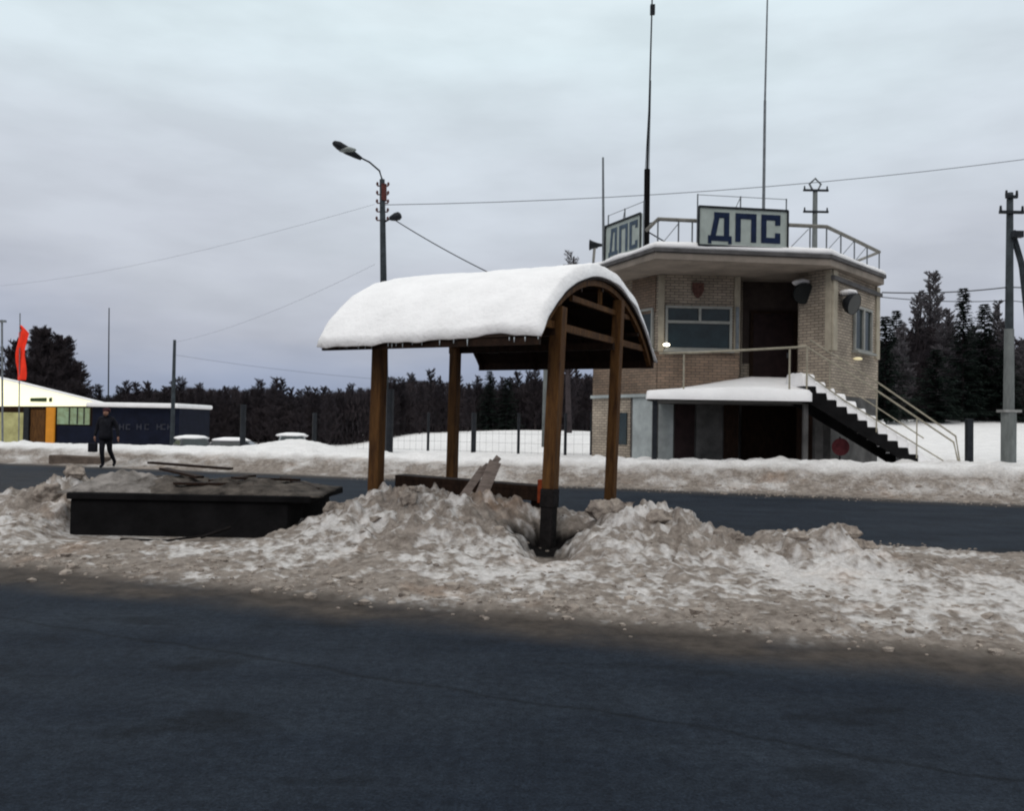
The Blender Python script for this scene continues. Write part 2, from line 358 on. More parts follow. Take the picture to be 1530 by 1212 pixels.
def ground_material():
    m = bpy.data.materials.new('winter_ground'); m.use_nodes = True; t = m.node_tree; b = t.nodes['Principled BSDF']
    def nn(k, **a):
        n = t.nodes.new(k)
        for x, y in a.items(): setattr(n, x, y)
        return n
    lk = t.links.new
    at = nn('ShaderNodeAttribute', attribute_name='cover'); sp = nn('ShaderNodeSeparateColor'); lk(at.outputs['Color'], sp.inputs[0])
    geo = nn('ShaderNodeNewGeometry')
    def noise(sc_, det=6, ro=.6, stretch=None, rot=0):
        n = nn('ShaderNodeTexNoise'); n.inputs['Scale'].default_value = sc_; n.inputs['Detail'].default_value = det; n.inputs['Roughness'].default_value = ro
        if stretch:
            mm = nn('ShaderNodeMapping'); mm.inputs['Rotation'].default_value = (0, 0, rot); mm.inputs['Scale'].default_value = stretch
            lk(geo.outputs['Position'], mm.inputs[0]); lk(mm.outputs[0], n.inputs[0])
        else: lk(geo.outputs['Position'], n.inputs[0])
        return n.outputs[0]
    def ramp(src, a, b2, ca, cb):
        r = nn('ShaderNodeValToRGB'); r.color_ramp.elements[0].position = a; r.color_ramp.elements[1].position = b2
        r.color_ramp.elements[0].color = (*ca, 1); r.color_ramp.elements[1].color = (*cb, 1); lk(src, r.inputs[0]); return r.outputs[0]
    def mix(f, a, b2, bt='MIX'):
        x = nn('ShaderNodeMix', data_type='RGBA', blend_type=bt)
        if isinstance(f, float): x.inputs[0].default_value = f
        else: lk(f, x.inputs[0])
        lk(a, x.inputs[6]); lk(b2, x.inputs[7]); return x.outputs[2]
    def const(c):
        x = nn('ShaderNodeRGB'); x.outputs[0].default_value = (*c, 1); return x.outputs[0]
    def mth(op, a, b2):
        x = nn('ShaderNodeMath', operation=op)
        for i, q in enumerate((a, b2)):
            if isinstance(q, (int, float)): x.inputs[i].default_value = q
            else: lk(q, x.inputs[i])
        x.use_clamp = True; return x.outputs[0]
    snow_c = ramp(noise(2.5), .3, .7, (.76, .74, .74), (.90, .88, .87))
    dirty = ramp(noise(9, 8, .7), .28, .72, (.085, .066, .054), (.34, .295, .26))
    df = mth('MULTIPLY_ADD', sp.outputs[1], 1.0); 
    dn = noise(22, 6, .7)
    dm = mth('ADD', sp.outputs[1], mth('MULTIPLY', mth('SUBTRACT', dn, .40), 1.0))
    sn = mix(dm, snow_c, dirty)
    warm = ramp(noise(.9, 4, .6), .58, .75, (1, 1, 1), (1.0, .80, .66))  # brownish patches: sandy dirt, and warm light put into the snow colour
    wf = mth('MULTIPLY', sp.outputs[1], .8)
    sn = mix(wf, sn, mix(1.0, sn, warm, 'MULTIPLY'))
    asp = ramp(noise(.45, 5, .55, (1, 3.2, 1), R(18.6)), .3, .75, (.008, .0125, .0215), (.0195, .0265, .038))
    grit = ramp(noise(75, 4, .8), .36, .70, (.45, .45, .45), (1.9, 1.85, 1.8))
    asp = mix(1.0, asp, grit, 'MULTIPLY')
    asp = mix(1.0, asp, ramp(noise(16, 5, .75), .36, .66, (.66, .66, .68), (1.4, 1.38, 1.34)), 'MULTIPLY')
    asp = mix(1.0, asp, ramp(noise(3.2, 4, .6, (1, .35, 1), R(18.6)), .35, .7, (.84, .84, .84), (1.18, 1.17, 1.15)), 'MULTIPLY')
    pt = ramp(noise(.9, 3, .5, (1, 2.4, 1), R(18.6)), .60, .68, (1, 1, 1), (.62, .62, .62))
    asp = mix(1.0, asp, pt, 'MULTIPLY')
    # one meandering tar seam along the road
    sepx = nn('ShaderNodeSeparateXYZ'); rotm = nn('ShaderNodeMapping'); rotm.inputs['Rotation'].default_value = (0, 0, R(24)); lk(geo.outputs['Position'], rotm.inputs[0]); lk(rotm.outputs[0], sepx.inputs[0])
    wob = nn('ShaderNodeMath', operation='MULTIPLY_ADD'); lk(noise(.8, 4, .6), wob.inputs[0]); wob.inputs[1].default_value = .35; lk(sepx.outputs['Y'], wob.inputs[2])
    ds = nn('ShaderNodeMath', operation='SUBTRACT'); lk(wob.outputs[0], ds.inputs[0]); ds.inputs[1].default_value = 4.55
    ab = nn('ShaderNodeMath', operation='ABSOLUTE'); lk(ds.outputs[0], ab.inputs[0])
    asp = mix(1.0, asp, ramp(ab.outputs[0], .0, .035, (.55, .55, .55), (1, 1, 1)), 'MULTIPLY')
    slushc = ramp(noise(6, 7, .7), .3, .7, (.028, .023, .020), (.085, .070, .060))
    asp = mix(sp.outputs[2], asp, slushc)
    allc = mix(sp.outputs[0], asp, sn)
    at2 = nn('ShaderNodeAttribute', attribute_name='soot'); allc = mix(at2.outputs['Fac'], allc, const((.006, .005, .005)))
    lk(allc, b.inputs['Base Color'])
    rr = nn('ShaderNodeMapRange'); lk(sp.outputs[0], rr.inputs[0]); rr.inputs['To Min'].default_value = .8; rr.inputs['To Max'].default_value = .85
    lk(rr.outputs[0], b.inputs['Roughness'])
    b.inputs['Specular IOR Level'].default_value = .08
    bn = nn('ShaderNodeBump'); bn.inputs['Strength'].default_value = .45; bn.inputs['Distance'].default_value = .02
    lk(noise(38, 6, .7), bn.inputs['Height'])
    lk(bn.outputs[0], b.inputs['Normal'])
    return m
M_ground = ground_material()

def polar_grid(ths, rs):
    T, Rr = np.meshgrid(np.array(ths), np.array(rs)); X = Rr*np.sin(T); Y = Rr*np.cos(T)
    return X, Y
def make_ground():
    rs = [3.2]
    while rs[-1] < 900:
        r = rs[-1]; k = .007 if r < 7.5 else .0038 if r < 13 else .006 if r < 30 else .012 if r < 60 else .03
        rs.append(r*(1+k))
    th = np.radians(np.arange(-40, 40.01, .11))
    side = np.radians(np.concatenate([np.arange(-180, -40, 4)]))
    side2 = np.radians(np.arange(44, 180.1, 4))
    ths = np.concatenate([side, th, side2])
    X, Y = polar_grid(ths, rs)
    z, snow, dirt, slush, s, t, soot, e1, e2, e3 = terrain(X, Y)
    # calm everything well outside the field of view
    nr, nc = X.shape
    idx = np.arange(nr*nc).reshape(nr, nc)
    a = idx[:-1, :-1]; b = idx[:-1, 1:]; c = idx[1:, 1:]; d = idx[1:, :-1]
    quads = np.stack([a, b, c, d], -1).reshape(-1, 4)
    tc_ = ((t[:-1, :-1]+t[1:, 1:])/2); e1c = (e1[:-1, :-1]+e1[1:, 1:])/2; e2c = (e2[:-1, :-1]+e2[1:, 1:])/2; e3c = (e3[:-1, :-1]+e3[1:, 1:])/2
    cls = np.where(tc_ < e1c, 0, np.where(tc_ < e2c, 1, np.where(tc_ < e3c, 2, 3))).reshape(-1)
    V = np.stack([X, Y, z], -1).reshape(-1, 3); SOOT = soot.reshape(-1); Ccol = np.stack([snow, dirt, slush, np.ones_like(snow)], -1).reshape(-1, 4)
    names = ['road', 'snow_verge', 'far_road', 'ground']
    for k, nm in enumerate(names):
        q = quads[cls == k]
        used = np.unique(q); remap = np.full(V.shape[0], -1); remap[used] = np.arange(len(used))
        qq = remap[q]; vv = V[used]; cc = Ccol[used]
        me = bpy.data.meshes.new(nm)
        me.vertices.add(len(vv)); me.vertices.foreach_set('co', vv.astype(np.float32).ravel())
        me.loops.add(qq.size); me.loops.foreach_set('vertex_index', qq.astype(np.int32)[:, ::-1].ravel())
        me.polygons.add(len(qq)); me.polygons.foreach_set('loop_start', np.arange(0, qq.size, 4, dtype=np.int32))
        me.polygons.foreach_set('loop_total', np.full(len(qq), 4, dtype=np.int32))
        me.update(calc_edges=True)
        at = me.color_attributes.new('cover', 'FLOAT_COLOR', 'POINT'); at.data.foreach_set('color', cc.astype(np.float32).ravel())
        a2 = me.attributes.new('soot', 'FLOAT', 'POINT'); a2.data.foreach_set('value', SOOT[used].astype(np.float32))
        me.materials.append(M_ground)
        me.polygons.foreach_set('use_smooth', np.ones(len(qq), dtype=bool))
        o = bpy.data.objects.new(nm, me); COL.objects.link(o); o['kind'] = 'structure'
    # near road under and behind the camera
    mb = MB(); n = 24
    ring = [(3.2*math.sin(a), 3.2*math.cos(a)) for a in ths.tolist()]
    me = bpy.data.meshes.new('road_near_camera')
    vs = [(0, 0, 0)]+[(x, y, 0) for x, y in ring]
    me.from_pydata(vs, [], [(0, i+1, i) for i in range(1, len(ring))]+[(0, 1, len(ring))])
    at = me.color_attributes.new('cover', 'FLOAT_COLOR', 'POINT')
    for dd in at.data: dd.color = (0, 0, 0, 1)
    me.materials.append(M_ground)
    o = bpy.data.objects.new('road_surface', me); COL.objects.link(o); o['kind'] = 'structure'
make_ground()

# ------------------------------------------------------------------ bus shelter
UX, VX = Vector((.891, -.454, 0)), Vector((.454, .891, 0))
SC = Vector((-.136, 12.51, 0)); SL, SWD = 3.13, 4.26
RISE = .97; RAD = ((SWD/2)**2+RISE**2)/(2*RISE); HA = math.asin(SWD/2/RAD)
def SP(u, v, z): return SC+UX*u+VX*v+Vector((0, 0, z))
def arcz(v, r=RAD): return 2.50-RAD*math.cos(HA)+math.sqrt(max(r*r-v*v, 0))
shel = empty('bus_shelter', SC, 'brown wooden bus shelter with snow-covered arched roof standing in the dirty snow bank', 'shelter')
def arc_shell(r0, r1, u0, u1, nu=2, na=32, name='roof', m=M_sheet, a0=-1, a1=1):
    mb = MB(); vs = []
    for r in (r0, r1):
        for i in range(nu+1):
            for j in range(na+1):
                a = HA*(a0+(a1-a0)*j/na); zz = 2.50-RAD*math.cos(HA)+r*math.cos(a)
                vs.append(SP(u0+(u1-u0)*i/nu, r*math.sin(a), zz))
    K = (nu+1)*(na+1); fs = []
    ix = lambda l, i, j: l*K+i*(na+1)+j
    for i in range(nu):
        for j in range(na):
            fs.append((ix(0, i, j), ix(0, i, j+1), ix(0, i+1, j+1), ix(0, i+1, j))); fs.append((ix(1, i, j), ix(1, i+1, j), ix(1, i+1, j+1), ix(1, i, j+1)))
    for j in range(na):
        fs.append((ix(0, 0, j), ix(1, 0, j), ix(1, 0, j+1), ix(0, 0, j+1))); fs.append((ix(0, nu, j), ix(0, nu, j+1), ix(1, nu, j+1), ix(1, nu, j)))
    for i in range(nu):
        fs.append((ix(0, i, 0), ix(0, i+1, 0), ix(1, i+1, 0), ix(1, i, 0))); fs.append((ix(0, i, na), ix(1, i, na), ix(1, i+1, na), ix(0, i+1, na)))
    return mb.add(vs, fs)
roof = arc_shell(RAD-.02, RAD+.015, -SL/2, SL/2, 2, 32).build('roof', M_sheet, shel, smooth=True)
roof.modifiers.new('e', 'EDGE_SPLIT')
# gable ribs and middle ribs
for u in (-1.50, -.5, .5, 1.50):
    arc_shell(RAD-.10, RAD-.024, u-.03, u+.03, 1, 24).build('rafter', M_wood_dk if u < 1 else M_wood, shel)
for a in (-1, 1):
    v = a*SWD/2*.985
    MB().bar(SP(-SL/2, v, 2.475), SP(SL/2, v, 2.475), .05, .13).build('eave_board', M_wood_dk, shel)
for v in (-1.5, -.75, 0, .75, 1.5):
    MB().bar(SP(-SL/2+.05, v, arcz(v, RAD-.13)), SP(SL/2-.05, v, arcz(v, RAD-.13)), .05, .05).build('purlin', M_wood_dk, shel)
posts = [(-1.10, -1.5), (-1.08, .45), (1.47, -1.47), (1.47, .62)]
for i, (u, v) in enumerate(posts):
    zt = arcz(v, RAD-.11)
    w = .160 if i in (0, 2) else .140
    lean = .045 if i >= 2 else .015
    base = SP(u, v, 0); top = SP(u, v, zt)+Vector((lean, 0, 0)); base = base-Vector((lean*1.2, 0, 0))
    mid = base.lerp(top, .22)
    if i == 2:
        p = MB().bar(base.lerp(top, .245), top, w, w, UX).build('post', M_wood, shel, bevel=.01)
        p['label'] = 'front right post with charred base'
        MB().bar(base-Vector((0, 0, .15)), base.lerp(top, .17), w*.99, w*.99, UX).build('post_foot', M_char, shel, bevel=.01)
        MB().bar(base.lerp(top, .17), base.lerp(top, .245), w*1.12, w*1.12, UX).build('post_collar', M_char, shel, bevel=.01)
    else:
        MB().bar(base-Vector((0, 0, .1)), top, w, w, UX).build('post', M_wood, shel, bevel=.012)
# ties
for u in (-1.08, 1.47):
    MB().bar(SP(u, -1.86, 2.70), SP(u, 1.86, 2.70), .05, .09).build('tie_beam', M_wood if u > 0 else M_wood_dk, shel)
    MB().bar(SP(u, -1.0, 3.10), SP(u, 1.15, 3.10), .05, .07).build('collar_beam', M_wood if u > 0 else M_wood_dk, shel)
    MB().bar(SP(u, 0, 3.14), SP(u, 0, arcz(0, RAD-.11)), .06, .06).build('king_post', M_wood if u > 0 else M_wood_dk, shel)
for v in (-1.5, .5):
    z = 2.62 if v < 0 else 2.62
    MB().bar(SP(-1.2, v, z), SP(1.5, v, z), .07, .10).build('long_beam', M_wood_dk, shel)
# roof snow
def roof_snow():
    na, nu = 90, 70; top = []; bot = []
    rng = np.random.RandomState(3)
    U = np.linspace(-SL/2-.03, SL/2+.03, nu+1); A = np.linspace(-1, 1, na+1)
    UU, AA = np.meshgrid(U, A, indexing='ij')
    nz = fbm(UU*1.1+5, AA*2.6+3, 3, 9)-.5; nf = fbm(UU*6, AA*14, 3, 19)-.5
    eu = 1-np.abs(UU)/(SL/2+.03); ea = 1-np.abs(AA)
    edge = np.minimum(eu*SL/2/.10, ea*HA*RAD/.09); edge = np.sqrt(np.clip(1-(1-np.clip(edge, 0, 1))**2, 0, 1))
    th = (.155+.07*nz+.02*nf)*(1-.55*np.abs(AA)**4)*edge+.012
    wob = .09*(fbm(UU*1.6, AA*0, 3, 29)-.5)
    mb = MB(); vs = []
    for lay in (0, 1):
        for i in range(nu+1):
            for j in range(na+1):
                a = HA*(A[j]*1.01)+wob[i, j]*A[j]*float(sst(.75, 1, abs(A[j]))); r = RAD+.018+(th[i, j] if lay else 0)
                vs.append(SP(U[i]+(fbm(A[j:j+1]*6, A[j:j+1]*0, 2, 4)[0]-.5)*.06*(abs(UU[i, j]) > SL/2-.02), r*math.sin(a), 2.50-RAD*math.cos(HA)+r*math.cos(a)))
    K = (nu+1)*(na+1); ix = lambda l, i, j: l*K+i*(na+1)+j; fs = []
    for i in range(nu):
        for j in range(na):
            fs.append((ix(0, i, j), ix(0, i, j+1), ix(0, i+1, j+1), ix(0, i+1, j))); fs.append((ix(1, i, j), ix(1, i+1, j), ix(1, i+1, j+1), ix(1, i, j+1)))
    for j in range(na):
        fs.append((ix(0, 0, j), ix(1, 0, j), ix(1, 0, j+1), ix(0, 0, j+1))); fs.append((ix(0, nu, j), ix(0, nu, j+1), ix(1, nu, j+1), ix(1, nu, j)))
    for i in range(nu):
        fs.append((ix(0, i, 0), ix(0, i+1, 0), ix(1, i+1, 0), ix(1, i, 0))); fs.append((ix(0, i, na), ix(1, i, na), ix(1, i+1, na), ix(0, i+1, na)))
    mb.add(vs, fs); return mb.build('roof_snow', M_snow_roof, shel, smooth=True, fixn=False)
roof_snow()
rnd = random.Random(8)
for k in range(26):
    u = rnd.uniform(-SL/2, SL/2); L_ = rnd.uniform(.02, .09); p = SP(u, -SWD/2-.01, 2.50)
    MB().tube([p, p-Vector((0, 0, L_*.5)), p-Vector((0, 0, L_))], .009, 5, .002).build('icicle', mat('ice', (.6, .65, .68), .15, .05), shel)

# bench behind, planks, debris
bp0 = P(598, 712, 12.6); bp1 = P(820, 730, 11.9)
bench = empty('bench', (bp0+bp1)/2*1.0-Vector((0, 0, .45)), 'low dark plank bench half buried in snow under the shelter', 'bench')
d = (bp1-bp0).normalized(); nrm = Vector((-d.y, d.x, 0)).normalized()
MB().bar(bp0, bp1, .34, .06).build('seat', M_wood_dk, bench)
MB().bar(bp0-nrm*.14-Vector((0, 0, .10)), bp1-nrm*.14-Vector((0, 0, .10)), .04, .14).build('apron', M_wood_dk, bench)
for k in (.04, .36, .68, .96):
    q = bp0.lerp(bp1, k); MB().bar(q-Vector((0, 0, .03)), Vector((q.x, q.y, .1)), .3, .08, nrm).build('leg', M_wood_dk, bench)
fr = MB(); q0 = P(816, 722, 11.2); fr.box(q0+Vector((0, 0, -.10)), (.11, .3, .3), Matrix.Rotation(R(-27), 3, 'Z'))
tag(fr.build('marker_panel', M_red, origin=q0-Vector((0, 0, .25)), bevel=.01), 'orange red board leaning behind the charred front post', 'panel')
for k, (a, b, Y, w, lab) in enumerate([((690, 745), (722, 700), 11.0, .10, 'short broken grey plank leaning left of the wider one'),
                                  ((716, 748), (740, 690), 11.0, .16, 'wide broken grey plank sticking up from the snow pile')]):
    p = P(a[0], a[1], Y); q = P(b[0], b[1], Y+.25)
    mb = MB(); mb.bar(p-(q-p)*.3, q, w, .035, Vector((0, 1, 0)))
    q2 = q+(q-p).normalized()*.07+Vector((.02, 0, 0)); mb.bar(q, q2, w*.5, .034, Vector((0, 1, 0)))
    tag(mb.build('broken_plank', M_plank, origin=p, bevel=.004), lab, 'plank')

# ------------------------------------------------------------------ dark concrete box with debris
bx = empty('concrete_box', (-4.0, 11.8, 0), 'long low black box with snow and rubble heaped on its top', 'concrete box')
pL, pR = -5.50, -2.78
MB().prism([(pL, 10.9), (pR, 10.9), (pR+.15, 12.7), (pL-.4, 12.7)], -.1, .46).build('side_walls', M_black, bx, bevel=.02)
MB().prism([(pL-.03, 10.85), (pR+.28, 10.85), (pR+.38, 12.5), (pL-.4, 12.9)], .462, .545).build('lid', M_black, bx, bevel=.015)
def heap(name, cx, cy, wx, wy, h, z0, m, parent, seed, n=60, lump=1.0, origin=None):
    g = np.linspace(-1, 1, n+1); XX, YY = np.meshgrid(g, g, indexing='ij'); 
    ea = np.clip(1-np.abs(XX)**3.5, 0, 1)*np.clip(1-np.abs(YY)**2.6, 0, 1)
    X = cx+XX*wx+(fbm(XX*2+seed, YY*2, 3, seed)-.5)*.25*wx*.3; Y = cy+YY*wy
    nz = fbm(X*2.2, Y*2.2, 4, seed+2); wl = 1-worley(X*4, Y*4, seed+4)
    Z = z0+ea*h*(.35+.9*(nz-.2)+.45*lump*(wl-.5))
    vs = np.stack([X, Y, np.maximum(Z, z0-.01)], -1).reshape(-1, 3).tolist()
    fs = [(i*(n+1)+j, (i+1)*(n+1)+j, (i+1)*(n+1)+j+1, i*(n+1)+j+1) for i in range(n) for j in range(n)]
    k = len(vs)
    rim = [i*(n+1) for i in range(n+1)]+[n*(n+1)+j for j in range(1, n+1)]+[i*(n+1)+n for i in range(n-1, -1, -1)]+[j for j in range(n-1, 0, -1)]
    vs += [(vs[i][0], vs[i][1], z0-.02) for i in rim]
    m_ = len(rim)
    fs += [(rim[i], k+i, k+(i+1) % m_, rim[(i+1) % m_]) for i in range(m_)]
    mb = MB(); mb.add(vs, fs); return mb.build(name, m, parent, origin=origin, smooth=True)
M_snow_dirty = mat('snow_soiled', (.04, .033, .028), .95, .4, 3.5, .7, 25, col2=(.32, .29, .27))
heap('rubble', -3.95, 11.75, 1.55, .85, .20, .55, M_rubble, bx, 5)
heap('snow_heap', -5.05, 11.65, .62, .75, .27, .552, M_snow_dirty, bx, 8, 50)
rnd = random.Random(4)
specs = [((-5.1, 12.3, .86), (-3.9, 12.15, .80), 'long thin board lying across the back of the rubble'),
         ((-3.6, 11.3, .73), (-2.9, 11.9, .68), 'short board on the right end of the rubble'),
         ((-4.3, 11.15, .66), (-3.3, 11.25, .66), 'board lying along the front of the rubble'),
         ((-4.75, 11.9, .80), (-4.1, 11.5, .72), 'board tilted up slightly at its left end beside the snow heap'),
         ((-3.2, 12.3, .68), (-2.6, 11.6, .58), 'dark board sloping down at the back right of the box'),
         ((-3.9, 11.4, .68), (-3.65, 12.3, .70), 'short board pointing away from the road on the rubble')]
for a, b, lab in specs:
    mb = MB(); mb.bar(a, b, .13, .03); tag(mb.build('loose_board', M_wood_dk, origin=a), lab, 'board')
st = MB(); st.tube([P(300, 803, 10.5), P(318, 797, 10.6), P(345, 788, 10.7)], .022, 5); st.tube([P(180, 806, 10.5), P(250, 808, 10.4), P(318, 799, 10.6)], .014, 5)
tag(st.build('dead_branch', M_char, origin=P(318, 800, 10.6)), 'dark dead branch lying in the snow before the black box', 'branch')

# ------------------------------------------------------------------ chunks of ploughed snow on the verge
M_chunk = mat('snow_chunk', (.14, .115, .10), .9, .3, 8, .9, 26, col2=(.42, .36, .31))  # soiled brown; on the crest lumps the tint also paints warm light
rnd = random.Random(12)
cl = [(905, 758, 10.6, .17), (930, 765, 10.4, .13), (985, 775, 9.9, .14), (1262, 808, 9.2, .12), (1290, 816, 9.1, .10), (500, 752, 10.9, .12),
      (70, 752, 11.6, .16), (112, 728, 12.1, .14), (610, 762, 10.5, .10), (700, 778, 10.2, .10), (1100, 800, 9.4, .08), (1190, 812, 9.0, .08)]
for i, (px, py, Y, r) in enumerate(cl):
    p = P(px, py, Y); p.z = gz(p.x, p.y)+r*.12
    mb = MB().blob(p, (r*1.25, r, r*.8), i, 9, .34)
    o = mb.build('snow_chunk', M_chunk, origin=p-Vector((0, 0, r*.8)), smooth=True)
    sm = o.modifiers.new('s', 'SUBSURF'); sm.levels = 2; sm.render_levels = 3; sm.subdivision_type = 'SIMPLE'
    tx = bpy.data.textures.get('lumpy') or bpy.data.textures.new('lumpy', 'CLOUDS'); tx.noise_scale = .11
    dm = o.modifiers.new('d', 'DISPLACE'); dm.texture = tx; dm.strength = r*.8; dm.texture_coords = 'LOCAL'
    tag(o, 'soiled lump of ploughed snow, warm light painted into its tint, on the verge bank', 'snow lump', 'lumps of ploughed snow along the verge')

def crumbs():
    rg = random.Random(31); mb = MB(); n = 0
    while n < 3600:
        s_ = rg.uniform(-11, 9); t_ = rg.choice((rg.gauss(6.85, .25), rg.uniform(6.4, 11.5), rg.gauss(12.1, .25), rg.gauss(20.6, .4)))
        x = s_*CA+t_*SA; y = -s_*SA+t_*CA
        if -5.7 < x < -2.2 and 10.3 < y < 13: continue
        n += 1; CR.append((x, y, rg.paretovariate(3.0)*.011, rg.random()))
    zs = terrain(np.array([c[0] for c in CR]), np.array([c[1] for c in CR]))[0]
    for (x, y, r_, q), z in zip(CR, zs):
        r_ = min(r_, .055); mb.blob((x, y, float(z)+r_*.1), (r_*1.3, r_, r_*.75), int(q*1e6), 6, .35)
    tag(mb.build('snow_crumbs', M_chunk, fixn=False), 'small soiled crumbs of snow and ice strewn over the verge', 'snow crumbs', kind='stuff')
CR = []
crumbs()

# ------------------------------------------------------------------ traffic police post
def G(px, Y): 
    p = P(px, 640, Y); return Vector((p.x, p.y, 0))
ZB = .30
bld = empty('police_post', (6.2, 27, ZB), 'two-storey beige brick traffic police post with wide flat roof and outside stairs', 'building')
A0, A1, A2 = G(886, 28.8), G(981, 25.9), G(1103, 26.0)
D0, D1 = G(1106, 26.9), G(1191, 26.9)
E0, E1, E2 = G(1191, 25.4), G(1241, 24.5), G(1311, 27.6)
B1, B0 = E2+Vector((-.6, 5.6, 0)), A0+Vector((.6, 4.2, 0))
foot = [A0, A1, A2, D0, D1, E0, E1, E2, B1, B0]
Z1, Z2 = 2.46, 6.02
def off(poly, k):
    n = len(poly); c = sum(poly, Vector())/n; return [p+(p-c).normalized()*k for p in poly]
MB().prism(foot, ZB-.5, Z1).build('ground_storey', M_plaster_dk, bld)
MB().prism(foot, Z1, Z2).build('upper_storey', M_brick, bld)
# reddish brick panel under the windows, facing slightly proud
def panel(a, b, u0, u1, z0, z1, th, name, m, parent=bld, bevel=0, out_=.004):
    a = Vector(a); b = Vector(b); d = (b-a); n = Vector((d.y, -d.x, 0)).normalized()
    if n.y > 0 and abs(n.y) > .2: n = -n
    p = a+d*u0; q = a+d*u1
    pts = [p+n*out_, q+n*out_, q+n*(out_+th), p+n*(out_+th)]
    return MB().prism([(v.x, v.y) for v in pts], z0, z1).build(name, m, parent, bevel=bevel)
panel(A1, A2, .0, 1.0, Z1+.02, 3.72, .03, 'brick_apron', M_brick_r)
panel(A0, A1, .0, 1.0, Z1+.02, 3.72, .03, 'brick_apron', M_brick_r)
panel(A0, A1, .62, .97, 4.9, Z2-.002, .03, 'brick_band', M_brick_r)
for a, b, u0, u1 in ((A1, A2, 0, .07), (A1, A2, .93, 1.0), (E0, E1, .84, 1.0), (E1, E2, 0, .08), (E1, E2, .92, 1.0)):
    panel(a, b, u0, u1, 3.73, Z2-.003, .05, 'pilaster', mat('pilaster_paint', (.34, .30, .235), .9, .2, 3, .3, 20))
panel(A0, A1, .0, 1.0, Z1-.09, Z1+.01, .12, 'ledge', M_plaster)
panel(A1, A2, .0, .25, Z1-.09, Z1+.01, .12, 'ledge', M_plaster)
panel(D0, D1, .02, .98, 3.5, Z2-.002, .02, 'entrance_shade', mat('entrance_shade_paint', (.050, .038, .034), .9, .3, 3, .2, 20))  # dark panel paints the shadow in the recess round the door
# ground storey panels (as seen under the platform)
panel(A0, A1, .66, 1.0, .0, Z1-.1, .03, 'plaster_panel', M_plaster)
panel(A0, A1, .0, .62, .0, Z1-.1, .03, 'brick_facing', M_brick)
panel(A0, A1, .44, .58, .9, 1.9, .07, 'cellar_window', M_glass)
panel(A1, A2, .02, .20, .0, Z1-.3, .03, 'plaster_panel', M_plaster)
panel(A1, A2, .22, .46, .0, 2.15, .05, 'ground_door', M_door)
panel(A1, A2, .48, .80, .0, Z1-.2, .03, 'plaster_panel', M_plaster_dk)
panel(A1, A2, .82, 1.0, .0, Z1-.2, .03, 'recess_shade', M_wood_dk)
panel(D0, D1, .02, .98, .0, Z1-.2, .06, 'recess_shade', M_wood_dk)  # dark panels here paint the shade of the recess below the platform
panel(E0, E1, .02, .6, .0, Z1-.2, .06, 'recess_shade', M_wood_dk)
# windows
def window(a, b, u0, u1, z0, z1, bars, name='window', th=.07, parent=bld):
    a = Vector(a); b = Vector(b); d = b-a; Ln = d.length; n = Vector((d.y, -d.x, 0)).normalized()
    if n.y > 0 and abs(n.y) > .2: n = -n
    def pt(u, z, k): v = a+d*u+n*k; return Vector((v.x, v.y, z))
    fr = MB()
    for (ua, ub, za, zb) in [(u0, u1, z0, z0+.07), (u0, u1, z1-.07, z1), (u0, u0+.07/Ln, z0+.07, z1-.07), (u1-.07/Ln, u1, z0+.07, z1-.07)]+bars:
        vs = [pt(ua, za, .02), pt(ub, za, .02), pt(ub, za, .02+th), pt(ua, za, .02+th)]
        fr.prism([(v.x, v.y) for v in vs], za, zb)
    f = fr.build(name, M_frame, parent)
    vs = [pt(u0+.03/Ln, 0, .008), pt(u1-.03/Ln, 0, .008), pt(u1-.03/Ln, 0, .03), pt(u0+.03/Ln, 0, .03)]
    MB().prism([(v.x, v.y) for v in vs], z0+.03, z1-.03).build('pane', M_glass, f)
    sl_ = [pt(u0-.02, 0, .0), pt(u1+.02, 0, .0), pt(u1+.02, 0, .2), pt(u0-.02, 0, .2)]
    MB().prism([(v.x, v.y) for v in sl_], z0-.06, z0-.003).build('sill', M_frame, f)
    return f
Lw = (A2-A1).length
window(A1, A2, .085, .90, 3.78, 5.10, [(.085+.07/Lw, .90-.07/Lw, 4.58, 4.66), (.49, .52, 4.66, 5.03)])
window(A0, A1, .55, .95, 3.80, 5.05, [(.74, .77, 3.87, 4.98)])
window(E1, E2, .42, .80, 3.85, 5.2, [(.60, .63, 3.92, 5.13)])
# small opaque window surround / meter box beside the window
panel(A1, A2, .945, .985, 3.8, 5.1, .09, 'drain_pipe', M_metal)
# door with frame
def dpt(u): return D0.lerp(D1, u)
dn = Vector(((D1-D0).y, -(D1-D0).x, 0)).normalized()
dr = panel(D0, D1, .20, .90, 2.62, 5.02, .06, 'door', M_door, out_=.03)
for (u0, u1, z0, z1) in ((.14, .195, 2.6, 5.13), (.905, .96, 2.6, 5.13), (.195, .905, 5.03, 5.13)):
    panel(D0, D1, u0, u1, z0, z1, .09, 'door_frame', M_wood_dk, out_=.02)
hp = dpt(.80)+dn*.12; MB().box((hp.x, hp.y, 3.75), (.05, .06, .16)).build('handle', M_metal, dr)
bl_ = dpt(.04)-Vector((0, .9, 0))
